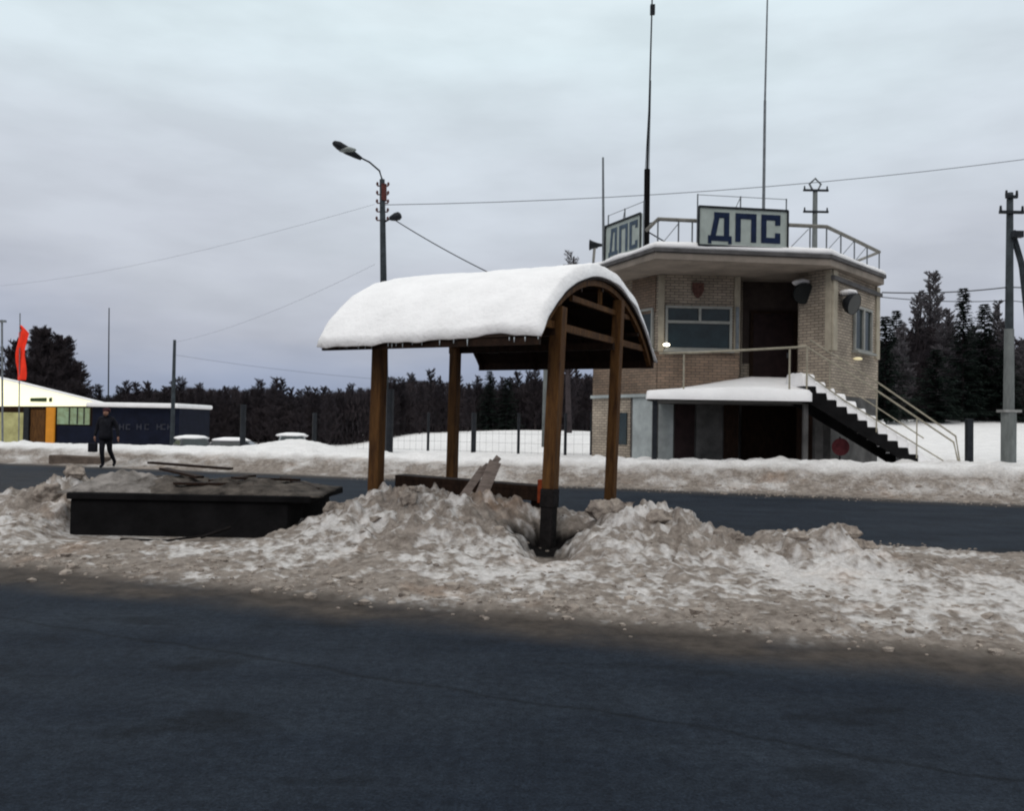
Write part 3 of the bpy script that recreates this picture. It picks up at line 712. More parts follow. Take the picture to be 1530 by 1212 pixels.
# floor of the entrance
# roof slab
Rf = [P(881, 402, 26.9), P(979, 378, 23.45), P(1241, 386, 24.0), P(1321, 415, 27.0)]
rp = [Vector((v.x, v.y, 0)) for v in Rf]; rp += [rp[3]+Vector((-.4, 5.9, 0)), rp[0]+Vector((.5, 5.8, 0))]
cR = sum(rp, Vector())/6
def grow(poly, k): return [p+(p-cR).normalized()*k for p in poly]
slab = MB().prism(rp, 6.03, 6.22).build('roof_slab', M_soffit, bld, bevel=.01)
MB().prism(grow(rp, .07), 6.225, 6.33).build('roof_fascia', M_fascia, bld, bevel=.01)
def roofsnow():
    rs_ = []; n = 14
    pts = grow(rp, .05); fine = []
    for i in range(6):
        a = pts[i]; b = pts[(i+1) % 6]
        for k in range(n): fine.append(a.lerp(b, k/n))
    m = len(fine); vs = []; fs = []
    rings = [(0, 6.333, 0), (.02, 6.40, .05), (-.04, 6.47, .06), (-.22, 6.53, .05), (-1.2, 6.55, .06)]
    for k, (dd, zz, am) in enumerate(rings):
        for i, p in enumerate(fine):
            q = p+(p-cR).normalized()*dd
            nz = fbm(np.array([q.x*1.3]), np.array([q.y*1.3]), 3, 6)[0]-.5
            vs.append((q.x, q.y, zz+am*nz*2))
    vs.append((cR.x, cR.y, 6.56)); c = len(vs)-1
    for k in range(len(rings)-1):
        for i in range(m): fs.append((k*m+i, k*m+(i+1) % m, (k+1)*m+(i+1) % m, (k+1)*m+i))
    k = len(rings)-1
    for i in range(m): fs.append((k*m+i, k*m+(i+1) % m, c))
    fs.append(tuple(range(m-1, -1, -1)))
    return MB().add(vs, fs).build('roof_snow', M_snow, bld, smooth=True)
roofsnow()
# cornice boards under the soffit at the right wing
panel(E1, E2, -.02, 1.02, 5.72, 5.84, .10, 'cornice', M_fascia)
# roof railing
rl = grow(rp, -.15)
def RZ(v, z): return Vector((v.x, v.y, z))
c01 = rl[0].lerp(rl[1], .80)
mbr = MB(); mbr.tube([RZ(rl[1]+(rl[0]-rl[1])*.16, 6.95), RZ(rl[1], 7.14), RZ(rl[1].lerp(rl[2], .26), 7.14)], .055, 8); mbr.build('roof_rail', M_rail_g, bld, smooth=False)
mbr = MB(); mbr.tube([RZ(rl[1].lerp(rl[2], .74), 7.14), RZ(rl[2], 7.14), RZ(rl[2].lerp(rl[3], .5), 7.10), RZ(rl[3], 7.05)], .055, 8); mbr.build('roof_rail', M_rail_g, bld)
mbr = MB(); mbr.tube([RZ(rl[0].lerp(rl[1], .04), 7.0), RZ(rl[0], 7.05), RZ(rl[5], 7.05)], .045, 6); mbr.build('roof_rail', M_rail_g, bld)
mbr = MB(); mbr.tube([RZ(rl[3], 7.05), RZ(rl[4], 7.05), RZ(rl[5], 7.05)], .045, 6); mbr.build('roof_rail', M_rail_g, bld)
for (i, ts) in ((1, (.0, .12, .20, .76, .9)), (2, (.0, .25, .5, .75)), (3, (0, .25, .5, .75)), (4, (0, .33, .66)), (5, (0, .3, .6))):
    for k in ts:
        q = rl[i].lerp(rl[(i+1) % 6], k); MB().tube([RZ(q, 6.34), RZ(q, 7.10)], .022, 6).build('baluster', M_metal, bld)
for (i, a, b) in ((2, .02, .24), (2, .27, .49), (2, .52, .74), (1, .78, .89), (1, .03, .12)):
    q = rl[i].lerp(rl[i+1], a); r_ = rl[i].lerp(rl[i+1], b)
    MB().tube([RZ(q, 6.5), RZ(r_, 7.05)], .012, 5).build('brace', M_metal, bld)
# light brackets, emblem
em = P(1038, 437, 25.75)
shield = [(-.17, .22), (.17, .22), (.18, 0), (.10, -.16), (0, -.25), (-.10, -.16), (-.18, 0)]
dv = (A2-A1).normalized(); nv = Vector((dv.y, -dv.x, 0))
base = A1.lerp(A2, .48)+nv*.02
MB().extrude([base+dv*x+Vector((0, 0, 5.58+z)) for x, z in shield], nv*.05).build('wall_emblem', mat('emblem_red', (.11, .055, .045), .7, .6, 14), bld)
# platform
pf = [G(972, 23.0), G(1206, 22.7), G(1206, 26.75), G(1104, 26.75), G(1104, 25.8), G(1000, 25.75)]
pf[0].y = 23.0
MB().prism([G(966, 23.1), G(1204, 22.95), G(1191, 25.35), G(1191, 26.8), G(1110, 26.8), G(1103.5, 25.92), G(985, 25.84)], 2.17, 2.36).build('platform', M_plaster_dk, bld, bevel=.01)
def platform_snow():
    nu, nv_ = 60, 26; vs = []
    fl, frr = G(964, 22.88), G(1212, 22.62); bl, br = G(984, 25.82), G(1190, 25.85)
    for i in range(nu+1):
        u = i/nu
        for j in range(nv_+1):
            v = j/nv_
            p = fl.lerp(frr, u).lerp(bl.lerp(br, u), v)
            e = min(1, v/.08); e = math.sqrt(1-(1-e)**2)
            nz = float(fbm(np.array([p.x*1.4]), np.array([p.y*1.4]), 3, 41)[0]-.5)
            h = e*(.10+.50*v*min(1, .10+1.35*u)+.06*min(1, u*2))+.05*nz*e
            eu = min(1, u/.02, (1-u)/.03); h *= math.sqrt(max(0, 1-(1-eu)**2))
            vs.append((p.x, p.y, 2.364+max(h, 0)))
    for i in range(nu+1):
        x, y, z = vs[i*(nv_+1)]; vs[i*(nv_+1)] = (x, y-.02, 2.23)
        x, y, z = vs[i*(nv_+1)+1]; vs[i*(nv_+1)+1] = (x, y-.10, max(z, 2.42))
    K = len(vs); vs += [(x, y, 2.363 if k % (nv_+1) > 1 else 2.21) for k, (x, y, z) in enumerate(vs)]
    ix = lambda i, j: i*(nv_+1)+j; fs = []
    for i in range(nu):
        for j in range(nv_): fs.append((ix(i, j), ix(i+1, j), ix(i+1, j+1), ix(i, j+1)))
    rim = [ix(i, 0) for i in range(nu+1)]+[ix(nu, j) for j in range(1, nv_+1)]+[ix(i, nv_) for i in range(nu-1, -1, -1)]+[ix(0, j) for j in range(nv_-1, 0, -1)]
    for k in range(len(rim)):
        a, b = rim[k], rim[(k+1) % len(rim)]; fs.append((a, a+K, b+K, b))
    return MB().add(vs, fs).build('platform_snow', M_snow, bld, smooth=True)
platform_snow()
for px, Y in ((978, 23.1), (1203, 22.95)):
    g = G(px, Y); MB().bar((g.x, g.y, 0), (g.x, g.y, 2.168), .12, .12).build('support_column', M_metal_dk if px < 1000 else M_plaster_dk, bld)
g = G(1222, 24.3); MB().bar((g.x, g.y, 0), (g.x, g.y, 2.3), .22, .22).build('support_column', M_plaster_dk, bld)
# platform railing
rt = [P(985, 528, 22.95), P(1040, 527, 22.9), P(1190, 519, 22.75), P(1206, 517, 22.72)]
MB().tube(rt, .03, 8).build('platform_rail', M_rail, bld)
for k in (P(1022, 528, 22.9), P(1180, 520, 22.78), P(1206, 517, 22.72)):
    MB().tube([Vector((k.x, k.y, 2.37)), k-Vector((0, 0, .02))], .025, 6).build('rail_post', M_rail, bld)

# staircase
T0 = P(1204, 578, 22.72); T1 = P(1372, 690, 22.95)
sta = empty('outside_staircase', (T1.x, T1.y, .4), 'steep outside staircase with black sawtooth side, snowy steps and cream handrails', 'staircase')
NS = 11
dS = Vector((T1.x-T0.x, T1.y-T0.y, 0)); dz = T1.z-T0.z
back = Vector((-dS.y, dS.x, 0)).normalized()
if back.y < 0: back = -back
SWID = 1.15
def st_pt(u, z, k): return Vector((T0.x, T0.y, 0))+dS*u+back*k+Vector((0, 0, z))
for k in (0, SWID):
    pts = []
    for i in range(NS):
        z = T0.z+dz*i/NS; zn = T0.z+dz*(i+1)/NS
        pts += [st_pt(i/NS, z, k), st_pt((i+1)/NS, z, k)]
    pts += [st_pt(1, T1.z-.12, k), st_pt(.95, T1.z-.12, k), st_pt(.0, T0.z-.36, k)]
    MB().extrude(pts, back*.07).build('stringer', M_black, sta, fixn=True)
for i in range(NS):
    z = T0.z+dz*i/NS
    a = st_pt((i+.0)/NS, z-.025, .075); b = st_pt((i+1.0)/NS, z-.025, .075)
    MB().extrude([a, b, b+Vector((0, 0, .04)), a+Vector((0, 0, .04))], back*(SWID-.08)).build('tread', M_metal_dk, sta)
# snow over steps: continuous lumpy strip
def stair_snow():
    nu, nv_ = 110, 16; vs = []
    for i in range(nu+1):
        u = -.02+1.16*i/nu
        stp = min(NS-1, max(0, math.floor(u*NS)))
        zs = T0.z+dz*stp/NS; zl = T0.z+dz*u
        base = max(zs, zl) if u < 1 else T0.z+dz*u
        for j in range(nv_+1):
            v = j/nv_; e = min(1, v/.12, (1-v)/.12); e = math.sqrt(max(0, 1-(1-e)**2))
            p = st_pt(u, 0, .0+SWID*1.06*v)
            nz = float(fbm(np.array([u*9]), np.array([v*3]), 3, 77)[0]-.5)
            vs.append((p.x, p.y, base+.04+e*(.30+.10*nz)))
    K = len(vs)
    for i in range(nu+1):
        u = -.02+1.16*i/nu; stp = min(NS-1, max(0, math.floor(u*NS))); zs = T0.z+dz*stp/NS if u < 1 else T1.z-.2
        for j in range(nv_+1):
            v = j/nv_; p = st_pt(u, 0, .0+SWID*1.06*v); vs.append((p.x, p.y, zs+.018))
    ix = lambda i, j: i*(nv_+1)+j; fs = []
    for i in range(nu):
        for j in range(nv_): fs += [(ix(i, j), ix(i+1, j), ix(i+1, j+1), ix(i, j+1))]
    rim = [ix(i, 0) for i in range(nu+1)]+[ix(nu, j) for j in range(1, nv_+1)]+[ix(i, nv_) for i in range(nu-1, -1, -1)]+[ix(0, j) for j in range(nv_-1, 0, -1)]
    for k in range(len(rim)):
        a, b = rim[k], rim[(k+1) % len(rim)]; fs.append((a, a+K, b+K, b))
    return MB().add(vs, fs).build('stair_snow', M_snow, sta, smooth=True)
stair_snow()
def rail_line(a, b, Y, Y2, r=.026): return MB().tube([P(*a, Y), P(*b, Y2)], r, 6)
MB().tube([P(1206, 519, 22.72), P(1300, 577, 22.8), P(1425, 661, 22.95), P(1432, 692, 22.95)], .024, 6).build('handrail', M_rail, sta)
MB().tube([P(1208, 560, 22.72), P(1262, 599, 22.8), P(1418, 694, 22.95)], .018, 6).build('handrail', M_rail, sta)
MB().tube([P(1210, 508, 23.9), P(1312, 572, 23.9), P(1428, 652, 24.1), P(1434, 690, 24.1)], .024, 6).build('handrail', M_rail, sta)
MB().tube([P(1246, 568, 23.9), P(1303, 604, 23.9), P(1380, 655, 24.1)], .018, 6).build('handrail', M_rail, sta)
for px in (1240, 1310, 1370):
    k = (px-1206)/(1425-1206); t_ = P(px, 519+k*142, 22.85); g_ = st_pt((px-1204)/168., 0, .03)
    MB().tube([t_, Vector((t_.x, t_.y, t_.z-1.05))], .018, 6).build('rail_post', M_rail, sta)
# red thing under the stairs
rr = P(1256, 668, 24.0)
mb = MB(); mb.tube([rr+Vector((0, -.02, 0)), rr+Vector((0, .02, 0))], .24, 20)
rs_ = empty('round_sign', rr-Vector((0, 0, .8)), 'round faded red road sign standing in the dark under the stairs', 'sign')
mb.build('disc', mat('faded_red', (.12, .03, .035), .8, .5, 5), rs_); MB().tube([rr-Vector((0, -.05, .9)), rr+Vector((0, .05, .28))], .025, 6).build('stand', M_metal_dk, rs_)

# round lamps
def flood(px, py, Y, lab, yaw):
    c = P(px, py, Y); e = empty('round_floodlight', c-Vector((0, 0, .3)), lab, 'lamp', None)
    dirv = Vector((math.sin(yaw), -math.cos(yaw), -.35)).normalized()
    mb = MB(); mb.tube([c-dirv*.16, c-dirv*.10, c+dirv*.02, c+dirv*.16], .09, 20, caps=True)
    # bell
    pts = [c-dirv*.22, c-dirv*.14, c-dirv*.02, c+dirv*.10, c+dirv*.15]; rad = [.06, .17, .27, .31, .315]
    vs = []; n = 24; a = dirv.cross(Vector((0, 0, 1))).normalized(); b = a.cross(dirv)
    for p, r_ in zip(pts, rad):
        for k in range(n): t = 2*math.pi*k/n; vs.append(p+a*math.cos(t)*r_+b*math.sin(t)*r_)
    fs = [(i*n+k, i*n+(k+1) % n, (i+1)*n+(k+1) % n, (i+1)*n+k) for i in range(4) for k in range(n)]+[tuple(range(n))]
    MB().add(vs, fs).build('housing', M_metal_dk, e, smooth=True)
    MB().tube([c+dirv*.13, c+dirv*.145], .30, 24).build('lens', M_lens, e)
    MB().bar(c-dirv*.2, c-dirv*.2+Vector((.0, .55, .0)), .05, .05).build('bracket', M_metal_dk, e)
    o = MB().blob(c-dirv*.06+Vector((0, -.01, .28)), (.26, .24, .10), 3, 14, .08).build('snow_cap', M_snow, e, smooth=True)
    return e
M_lens = mat('lamp_lens_dark', (.012, .014, .014), .3, .3, 3)
flood(1198, 437, 25.2, 'round dark wall lamp with snow cap right of the entrance door', R(5))
flood(1270, 453, 24.9, 'round dark wall lamp with snow cap on the right side wall', R(40))
# two small glowing spots, at the window and on the right side wall
M_glow = mat('bright_glow', (.9, .85, .7), .5, .02, emis=(1, .92, .72), es=6)
M_dim = mat('dim_glow', (.5, .45, .3), .5, .02, emis=(1, .85, .5), es=.45)
def glow_spot(px, py, Y, w, h, lab, M_glow=M_glow):
    c = P(px, py, Y); mb = MB(); mb.blob(c, (w, .05, h), 2, 10, .05)
    return tag(mb.build('small_glow', M_glow, origin=c, smooth=True), lab, 'lamp')
glow_spot(996, 515, 25.55, .10, .05, 'small bright spot at the lower left corner of the window')
glow_spot(1282, 536, 25.7, .14, .05, 'small pale spot on the right side wall above the stairs', M_dim)

# roof signs
def letters(o, ex, ez, n, hgt, w, gap, th, parent, m):
    """block letters D P S (Cyrillic) drawn with bars; o lower-left corner, ex/ez unit vectors"""
    def rect(x0, x1, z0, z1, mb):
        pts = [o+ex*x0+ez*z0, o+ex*x1+ez*z0, o+ex*x1+ez*z1, o+ex*x0+ez*z1]
        mb.extrude(pts, n*th)
    t = w*.25
    # D
    mb = MB(); x = 0
    pts = [(x+.02*w, t), (x+.26*w, t), (x+.40*w, hgt), (x+.16*w, hgt)]
    sx_ = .12*w
    pts = [(x+.06*w, t*.98), (x+.06*w+t, t*.98), (x+.22*w+t, hgt-t*1.02), (x+.22*w, hgt-t*1.02)]
    mb.extrude([o+ex*a+ez*b for a, b in pts], n*th)
    rect(x+.22*w, x+.94*w, hgt-t, hgt, mb); rect(x+.94*w-t, x+.94*w, t*.98, hgt-t*1.02, mb); rect(x-.06*w, x+1.06*w, .0, t*.95, mb)
    rect(x-.06*w, x+.1*w, -t*.5, -.002, mb); rect(x+.90*w, x+1.06*w, -t*.5, -.002, mb)
    mb.build('letter', m, parent)
    mb = MB(); x = w+gap
    rect(x, x+t, 0, hgt-t*1.02, mb); rect(x+w-t, x+w, 0, hgt-t*1.02, mb); rect(x, x+w, hgt-t, hgt, mb); mb.build('letter', m, parent)
    mb = MB(); x = 2*(w+gap)
    rect(x, x+t, t*1.02, hgt-t*1.02, mb); rect(x, x+w*.92, hgt-t, hgt, mb); rect(x, x+w*.92, 0, t, mb)
    rect(x+w*.92-t, x+w*.92, hgt-t*1.9, hgt-t*1.02, mb); rect(x+w*.92-t, x+w*.92, t*1.02, t*1.9, mb); mb.build('letter', m, parent)
def roof_sign(TL, TR, BL, lab, mlet=M_navy):
    ex = (TR-TL); Wd = ex.length; ex = ex.normalized(); ez = Vector((0, 0, 1)); Hh = TL.z-BL.z
    TLz = TL; n = Vector((ex.y, -ex.x, 0)).normalized()
    if n.y > 0: n = -n
    e = empty('roof_sign', (TL+TR)/2-Vector((0, 0, Hh+.05)), lab, 'sign')
    o = TL-ez*Hh
    MB().extrude([o, o+ex*Wd, o+ex*Wd+ez*Hh, o+ez*Hh], -n*.05).build('board', M_sign, e)
    fr = MB(); 
    for a, b in ((o, o+ez*Hh), (o+ex*Wd, o+ex*Wd+ez*Hh), (o+ez*Hh, o+ex*Wd+ez*Hh), (o, o+ex*Wd)): fr.bar(a+n*.02, b+n*.02, .045, .045)
    fr.build('frame', M_metal_dk, e)
    h = Hh*.74; w = Wd*.235; gap = Wd*.055
    letters(o+ex*Wd*.12+ez*Hh*.13+n*.004, ex, ez, n, h, w, gap, .012, e, mlet)
    for a in (0, .48, 1.0):
        q = o+ex*Wd*a
        MB().tube([q-n*.09-ez*.25, q-n*.09+ez*(Hh+.36)], .02, 6).build('support', M_metal, e)
    MB().tube([o+ez*(Hh+.34)-n*.09, o+ex*Wd+ez*(Hh+.34)-n*.09], .01, 5).build('support', M_metal, e)
    MB().tube([o+ex*Wd*.42+ez*Hh-n*.09, o+ex*Wd*.48+ez*(Hh+.34)-n*.09], .012, 5).build('brace', M_metal, e)
    return e
TL = P(1044, 308, 23.55); TR = P(1177, 315, 23.9); BL = P(1044, 366, 23.55)
roof_sign(TL, TR, BL, 'white roof sign with navy letters ДПС facing the road')
TL = P(905, 337, 26.0); TR = P(958, 320, 24.25); BL = P(905, 392, 26.0)
TR.z = TL.z = (TL.z+TR.z)/2
roof_sign(TL, TR, BL, 'side roof sign with letters ДПС turned away left of the black mast', mat('faded_navy', (.07, .095, .13), .8, .3, 5))

# masts
ms = empty('radio_mast', (P(967, 360, 24.9).x, 24.9, 6.3), 'tall radio mast with thick black sleeve at the roof corner', 'mast')
b_ = P(966, 366, 24.6); MB().tube([Vector((b_.x, b_.y, 6.34)), P(966, 350, 24.6), P(967, 253, 24.6)], .085, 10).build('sleeve', M_black, ms)
top = P(976, -60, 24.6)
MB().tube([P(967, 253, 24.6), P(970, 160, 24.6), top], .035, 6, .018).build('upper_pole', M_metal_dk, ms)
for dx in (-.055, .055):
    a = P(967, 253, 24.6)+Vector((dx, 0, 0)); b = P(972, 120, 24.6)+Vector((dx*.2, 0, 0)); MB().tube([a, b], .009, 5).build('stay_rod', M_metal_dk, ms)
MB().box(P(975, 14, 24.55), (.13, .1, .28)).build('antenna_head', M_metal_dk, ms)
for k, (x0, y0, x1, y1) in enumerate([(966, 345, 1000, 365), (966, 335, 985, 330)]):
    MB().tube([P(x0, y0, 24.6), P(x1, y1, 24.2)], .02, 5).build('strut', M_metal_dk, ms)
am = empty('whip_antenna', (P(1141, 360, 26).x, 26, 6.4), 'very tall thin whip antenna behind the front sign', 'antenna')
MB().tube([Vector((P(1141, 300, 26).x, 26, 6.4)), P(1141, 300, 26), P(1143, 150, 26)], .055, 6, .04).build('lower_tube', M_metal, am)
MB().tube([P(1143, 150, 26), P(1148, -60, 26)], .032, 6, .02).build('upper_tube', M_metal, am)
pm = MB().tube([Vector((P(902, 380, 26.3).x, 26.3, 6.35)), P(901, 235, 26.3)], .045, 6, .03)
tag(pm.build('bare_pole', M_metal, origin=P(902, 385, 26.3)), 'short grey pole at the left roof edge beside the side sign', 'pole')
hs = P(888, 366, 26.8)
e = empty('loudspeaker', hs-Vector((0, 0, .15)), 'small grey horn loudspeaker at the left roof corner', 'loudspeaker')
vs = []; n = 14
for (dx, r_) in ((.25, .04), (.1, .07), (-.05, .12), (-.15, .17)):
    for k in range(n): t = 2*math.pi*k/n; vs.append(hs+Vector((dx, math.cos(t)*r_, math.sin(t)*r_)))
MB().add(vs, [(i*n+k, i*n+(k+1) % n, (i+1)*n+(k+1) % n, (i+1)*n+k) for i in range(3) for k in range(n)]+[tuple(range(n))]).build('horn', M_metal_dk, e, smooth=True)
MB().tube([hs+Vector((.18, 0, 0)), hs+Vector((.45, -.1, -.02))], .025, 5).build('bracket', M_metal_dk, e)

# ------------------------------------------------------------------ street lamp
LY = 33.0
lb = G(577, LY); lz = gz(lb.x, lb.y)
lam = empty('street_lamp', (lb.x, lb.y, lz), 'tall street lamp on dark pole rising behind the bus shelter', 'street lamp')
tp_ = P(571, 268, LY); 
MB().tube([Vector((lb.x, lb.y, lz-.3)), P(573, 420, LY), tp_], .15, 10, .10).build('pole', M_pole_dk, lam, smooth=True)
MB().tube([tp_, P(567, 255, LY), P(552, 242, LY), P(538, 235, LY-.2)], .035, 8).build('arm', M_metal_dk, lam)
def head(a, b, w, parent, name='lamp_head'):
    d = (b-a); Ln = d.length; d = d.normalized(); sd_ = d.cross(Vector((0, 0, 1))).normalized(); up = sd_.cross(d)
    secs = [(0, .25, .07, .07), (.18, .45, .11, .11), (.5, .85, .17, .15), (.8, 1.0, .18, .14), (.96, .8, .11, .08), (1.0, .35, .05, .04)]
    vs = []; n = 12
    for (t, ww, hu, hd) in secs:
        c = a+d*Ln*t
        for k in range(n):
            g_ = 2*math.pi*k/n; cc, ss = math.cos(g_), math.sin(g_)
            vs.append(c+sd_*cc*w*ww+up*ss*(hu if ss > 0 else hd))
    m = len(secs)
    return MB().add(vs, [(i*n+k, i*n+(k+1) % n, (i+1)*n+(k+1) % n, (i+1)*n+k) for i in range(m-1) for k in range(n)]+[tuple(range(n)), tuple((m-1)*n+k for k in range(n))]).build(name, M_metal_dk, parent, smooth=True)
hh = head(P(540, 237, LY-.2), P(497, 213, LY-.4), .20, lam)
MB().blob(P(519, 220, LY-.35)+Vector((0, 0, -.10)), (.34, .16, .12), 4, 12, .04).build('diffuser', mat('lamp_diffuser', (.20, .22, .21), .3, .3, 3), lam, smooth=True)
w_ = MB()
for k in range(5):
    z = tp_.z-.25-k*.33
    w_.bar((tp_.x-.18, LY, z), (tp_.x+.24, LY, z), .04, .04)
    for dx in (-.18, .24): w_.blob((tp_.x+dx, LY, z+.08), (.05, .05, .08), k, 8, .02)
w_.build('cable_brackets', mat('rusty', (.10, .035, .03), .8, .5, 9), lam)
MB().tube([P(573, 300, LY), P(573, 275, LY)], .125, 10).build('band', MATS['rusty'], lam)
sm_ = P(590, 324, LY-.3)
MB().tube([P(574, 332, LY), sm_+Vector((-.12, 0, -.04))], .03, 6).build('side_bracket', M_metal_dk, lam)
head(sm_+Vector((-.2, 0, -.06)), sm_+Vector((.25, -.1, .02)), .16, lam, 'side_floodlight')

def wire(pts, r, lab, name='overhead_wire'):
    P3 = []
    for i in range(len(pts)-1):
        a, b = Vector(pts[i]), Vector(pts[i+1])
        for k in range(12):
            t = k/12; p = a.lerp(b, t); p.z -= (a-b).length*.014*4*t*(1-t); P3.append(p)
    P3.append(Vector(pts[-1])); mb = MB().tube(P3, r, 5)
    return tag(mb.build(name, M_wire, origin=P3[0]), lab, 'wire')
wire([P(574, 306, LY), P(1530, 238, 36), P(1800, 215, 42)], .013, 'long thin overhead wire running right from the street lamp over the building')
wire([P(592, 330, LY-.3), P(728, 406, 31.5), P(905, 420, 27.5)], .02, 'dark cable sagging from the street lamp towards the police post')

# ------------------------------------------------------------------ utility poles
def util_pole(px, Y, ytop, arms, rad, lab, m=M_conc_lt, brace=False, stub=False):
    g = G(px, Y); z0 = gz(g.x, g.y); tp = P(px+2, ytop, Y); g = Vector((tp.x, tp.y, 0))
    e = empty('utility_pole', (g.x, g.y, z0), lab, 'utility pole')
    MB().tube([(g.x, g.y, z0-.4), (g.x, g.y, tp.z)], rad, 10, rad*.62).build('pole', m, e, smooth=True)
    for (ya, half) in arms:
        c = P(px+2, ya, Y); MB().bar(c+Vector((-half, -.1, 0)), c+Vector((half, -.1, 0)), .1, .1).build('crossarm', M_metal_dk, e)
        for dx in (-half*.9, half*.9): MB().tube([c+Vector((dx, -.1, .05)), c+Vector((dx, -.1, .22))], .05, 8, .035).build('insulator', M_metal_dk, e)
    return e, g, z0, tp
e, g, z0, tp = util_pole(1507, 30, 288, [(318, .42), (295, .20)], .17, 'thick concrete utility pole with crossarms at the right edge', m=M_pole_dk)
e.children
MB().tube([(g.x, g.y, z0-.3), (g.x, g.y, z0+1.75)], .24, 12).build('footing', M_conc_lt, e)
MB().box((g.x, g.y-.02, z0+1.76), (.6, .5, .09)).build('footing_cap', M_conc, e)
MB().tube([(g.x, g.y, z0+1.8), (g.x, g.y, z0+4.6)], .175, 10, .155).build('pole_sleeve', M_conc_lt, e)
MB().tube([P(1512, 345, 30), P(1528, 400, 30.2), P(1545, 560, 30.5), P(1556, 700, 30.5)], .12, 8).build('brace', M_pole_dk, e)
MB().box(P(1520, 350, 29.8), (.35, .2, .22)).build('transformer_box', M_metal_dk, e)
e, g, z0, tp = util_pole(1216, 45, 285, [(285, .65), (317, .65)], .20, 'utility pole with two crossarms showing above the roof', m=M_conc_lt)
MB().tube([tp+Vector((-.12, 0, 0)), tp+Vector((-.3, 0, .35)), tp+Vector((0, 0, .65)), tp+Vector((.3, 0, .35)), tp+Vector((.12, 0, 0))], .06, 6).build('top_hoop', M_metal, e)
e, g, z0, tp = util_pole(815, 40, 470, [(520, .3)], .15, 'pale concrete pole standing behind the wire fence under the shelter roof', m=M_conc_lt)
e, g, z0, tp = util_pole(259, 62, 508, [], .17, 'plain dark pole rising from the far treeline', m=M_pole_dk)
wp = MB().tube([Vector((P(163, 600, 80).x, 80, -.8)), P(163, 460, 80)], .075, 6, .05); tag(wp.build('thin_mast', M_metal_dk, origin=(P(163, 600, 80).x, 80, -.8)), 'very thin mast behind the lit kiosk roof', 'mast')
wire([P(1318, 437, 27.6), P(1507, 429, 30), P(1700, 420, 34)], .02, 'upper wire from the building wall to the concrete pole')
wire([P(1318, 444, 27.6), P(1507, 449, 30), P(1700, 452, 34)], .014, 'lower wire from the building wall to the concrete pole')
wire([P(259, 512, 62), P(560, 395, 38)], .005, 'faint wire running up from the far dark pole')
wire([P(-60, 430, 70), P(560, 305, 34)], .005, 'faint wire crossing the sky left of the street lamp')
wire([P(259, 530, 62), P(700, 575, 60)], .008, 'low faint wire before the treeline right of the dark pole')

# dark stake on the right
g = P(1448, 690, 23.6); o = MB().bar((g.x, g.y, g.z-.4), P(1448, 626, 23.6), .17, .17)
tag(o.build('wooden_stake', M_metal_dk, origin=(g.x, g.y, g.z-.2), bevel=.02), 'short thick dark post standing in snow right of the staircase', 'post')

# ------------------------------------------------------------------ wire fence
fa, fb = G(470, 37.5), G(884, 31.5)
fen = empty('mesh_fence', (fa+fb)/2+Vector((0, 0, .4)), 'thin wire mesh fence on dark posts between the treeline and the police post', 'fence')
seg = [470, 640, 708, 775, 845, 884]
fp = []
for i, px in enumerate(seg):
    k = (px-470)/(884-470); Y = 37.5+(31.5-37.5)*k; g = G(px, Y); z = gz(g.x, g.y); fp.append((g, z))
    MB().tube([(g.x, g.y, z-.3), (g.x, g.y, z+1.55)], .055 if px not in (470, 708) else .10, 6).build('fence_post', M_metal_dk, fen)
mm = MB()
for (g0, z0_), (g1, z1_) in zip(fp[:-1], fp[1:]):
    Ln = (g1-g0).length; n = int(Ln/.28)
    for k in range(1, n):
        t = k/n; p = g0.lerp(g1, t); z = z0_+(z1_-z0_)*t
        mm.bar((p.x, p.y, z), (p.x, p.y, z+1.5), .006, .006)
    for h in (.05, .4, .75, 1.1, 1.5):
        mm.bar((g0.x, g0.y, z0_+h), (g1.x, g1.y, z1_+h), .007, .007)
mm.build('wire_mesh', M_wire, fen)
for px, Y, zt, lab in ((363, 41, 2.4, 'dark square post before the long snowy vehicle'), (582, 31.5, 2.3, 'dark post just right of the left front shelter post')):
    g = G(px, Y); z = gz(g.x, g.y)
    tag(MB().tube([(g.x, g.y, z-.3), (g.x, g.y, z+zt)], .14, 8).build('thick_post', M_metal_dk, origin=(g.x, g.y, z)), lab, 'post')

# ------------------------------------------------------------------ kiosk / filling station on the left
KY = 64.0; ZK = -.85
kio = empty('roadside_shop', (P(60, 640, KY).x, KY, ZK), 'low roadside shop with glowing pale yellow gable and dark blue side wing', 'shop')
def KP(px, py, dy=0): return P(px, py, KY+dy)
M_lit = mat('lit_fascia', (.75, .75, .55), .6, .08, .6, emis=(1.0, .95, .62), es=.78)
M_litwin = mat('lit_window', (.12, .12, .06), .5, .8, 1.6, emis=(.62, .58, .26), es=.34)
M_litwin2 = mat('lit_window_cool', (.08, .14, .11), .5, .8, 2.4, emis=(.45, .50, .26), es=.30)
M_blue = mat('blue_cladding', (.006, .008, .018), .8, .35, 1.5)
M_orange = mat('orange_column', (.30, .12, .015), .6, .2, 2, emis=(.8, .32, .03), es=.3)
x_l = P(-230, 606, KY).x
zb = KP(60, 607).z
gab = [KP(-230, 607), KP(137, 607), KP(137, 600), KP(20, 570.8), KP(-60, 552), KP(-230, 596)]
for v in gab: v.y = KY
MB().extrude(gab, (0, .5, 0)).build('lit_gable', M_lit, kio)
rs2 = [KP(-230, 594), KP(-60, 550.5), KP(22, 569), KP(90, 586), KP(150, 601), KP(168, 605), KP(150, 603), KP(90, 588), KP(20, 571), KP(-60, 551.7), KP(-230, 595.7)]
for v in rs2: v.y = KY-.15
MB().extrude(rs2, (0, .9, 0)).build('roof', M_snow, kio)
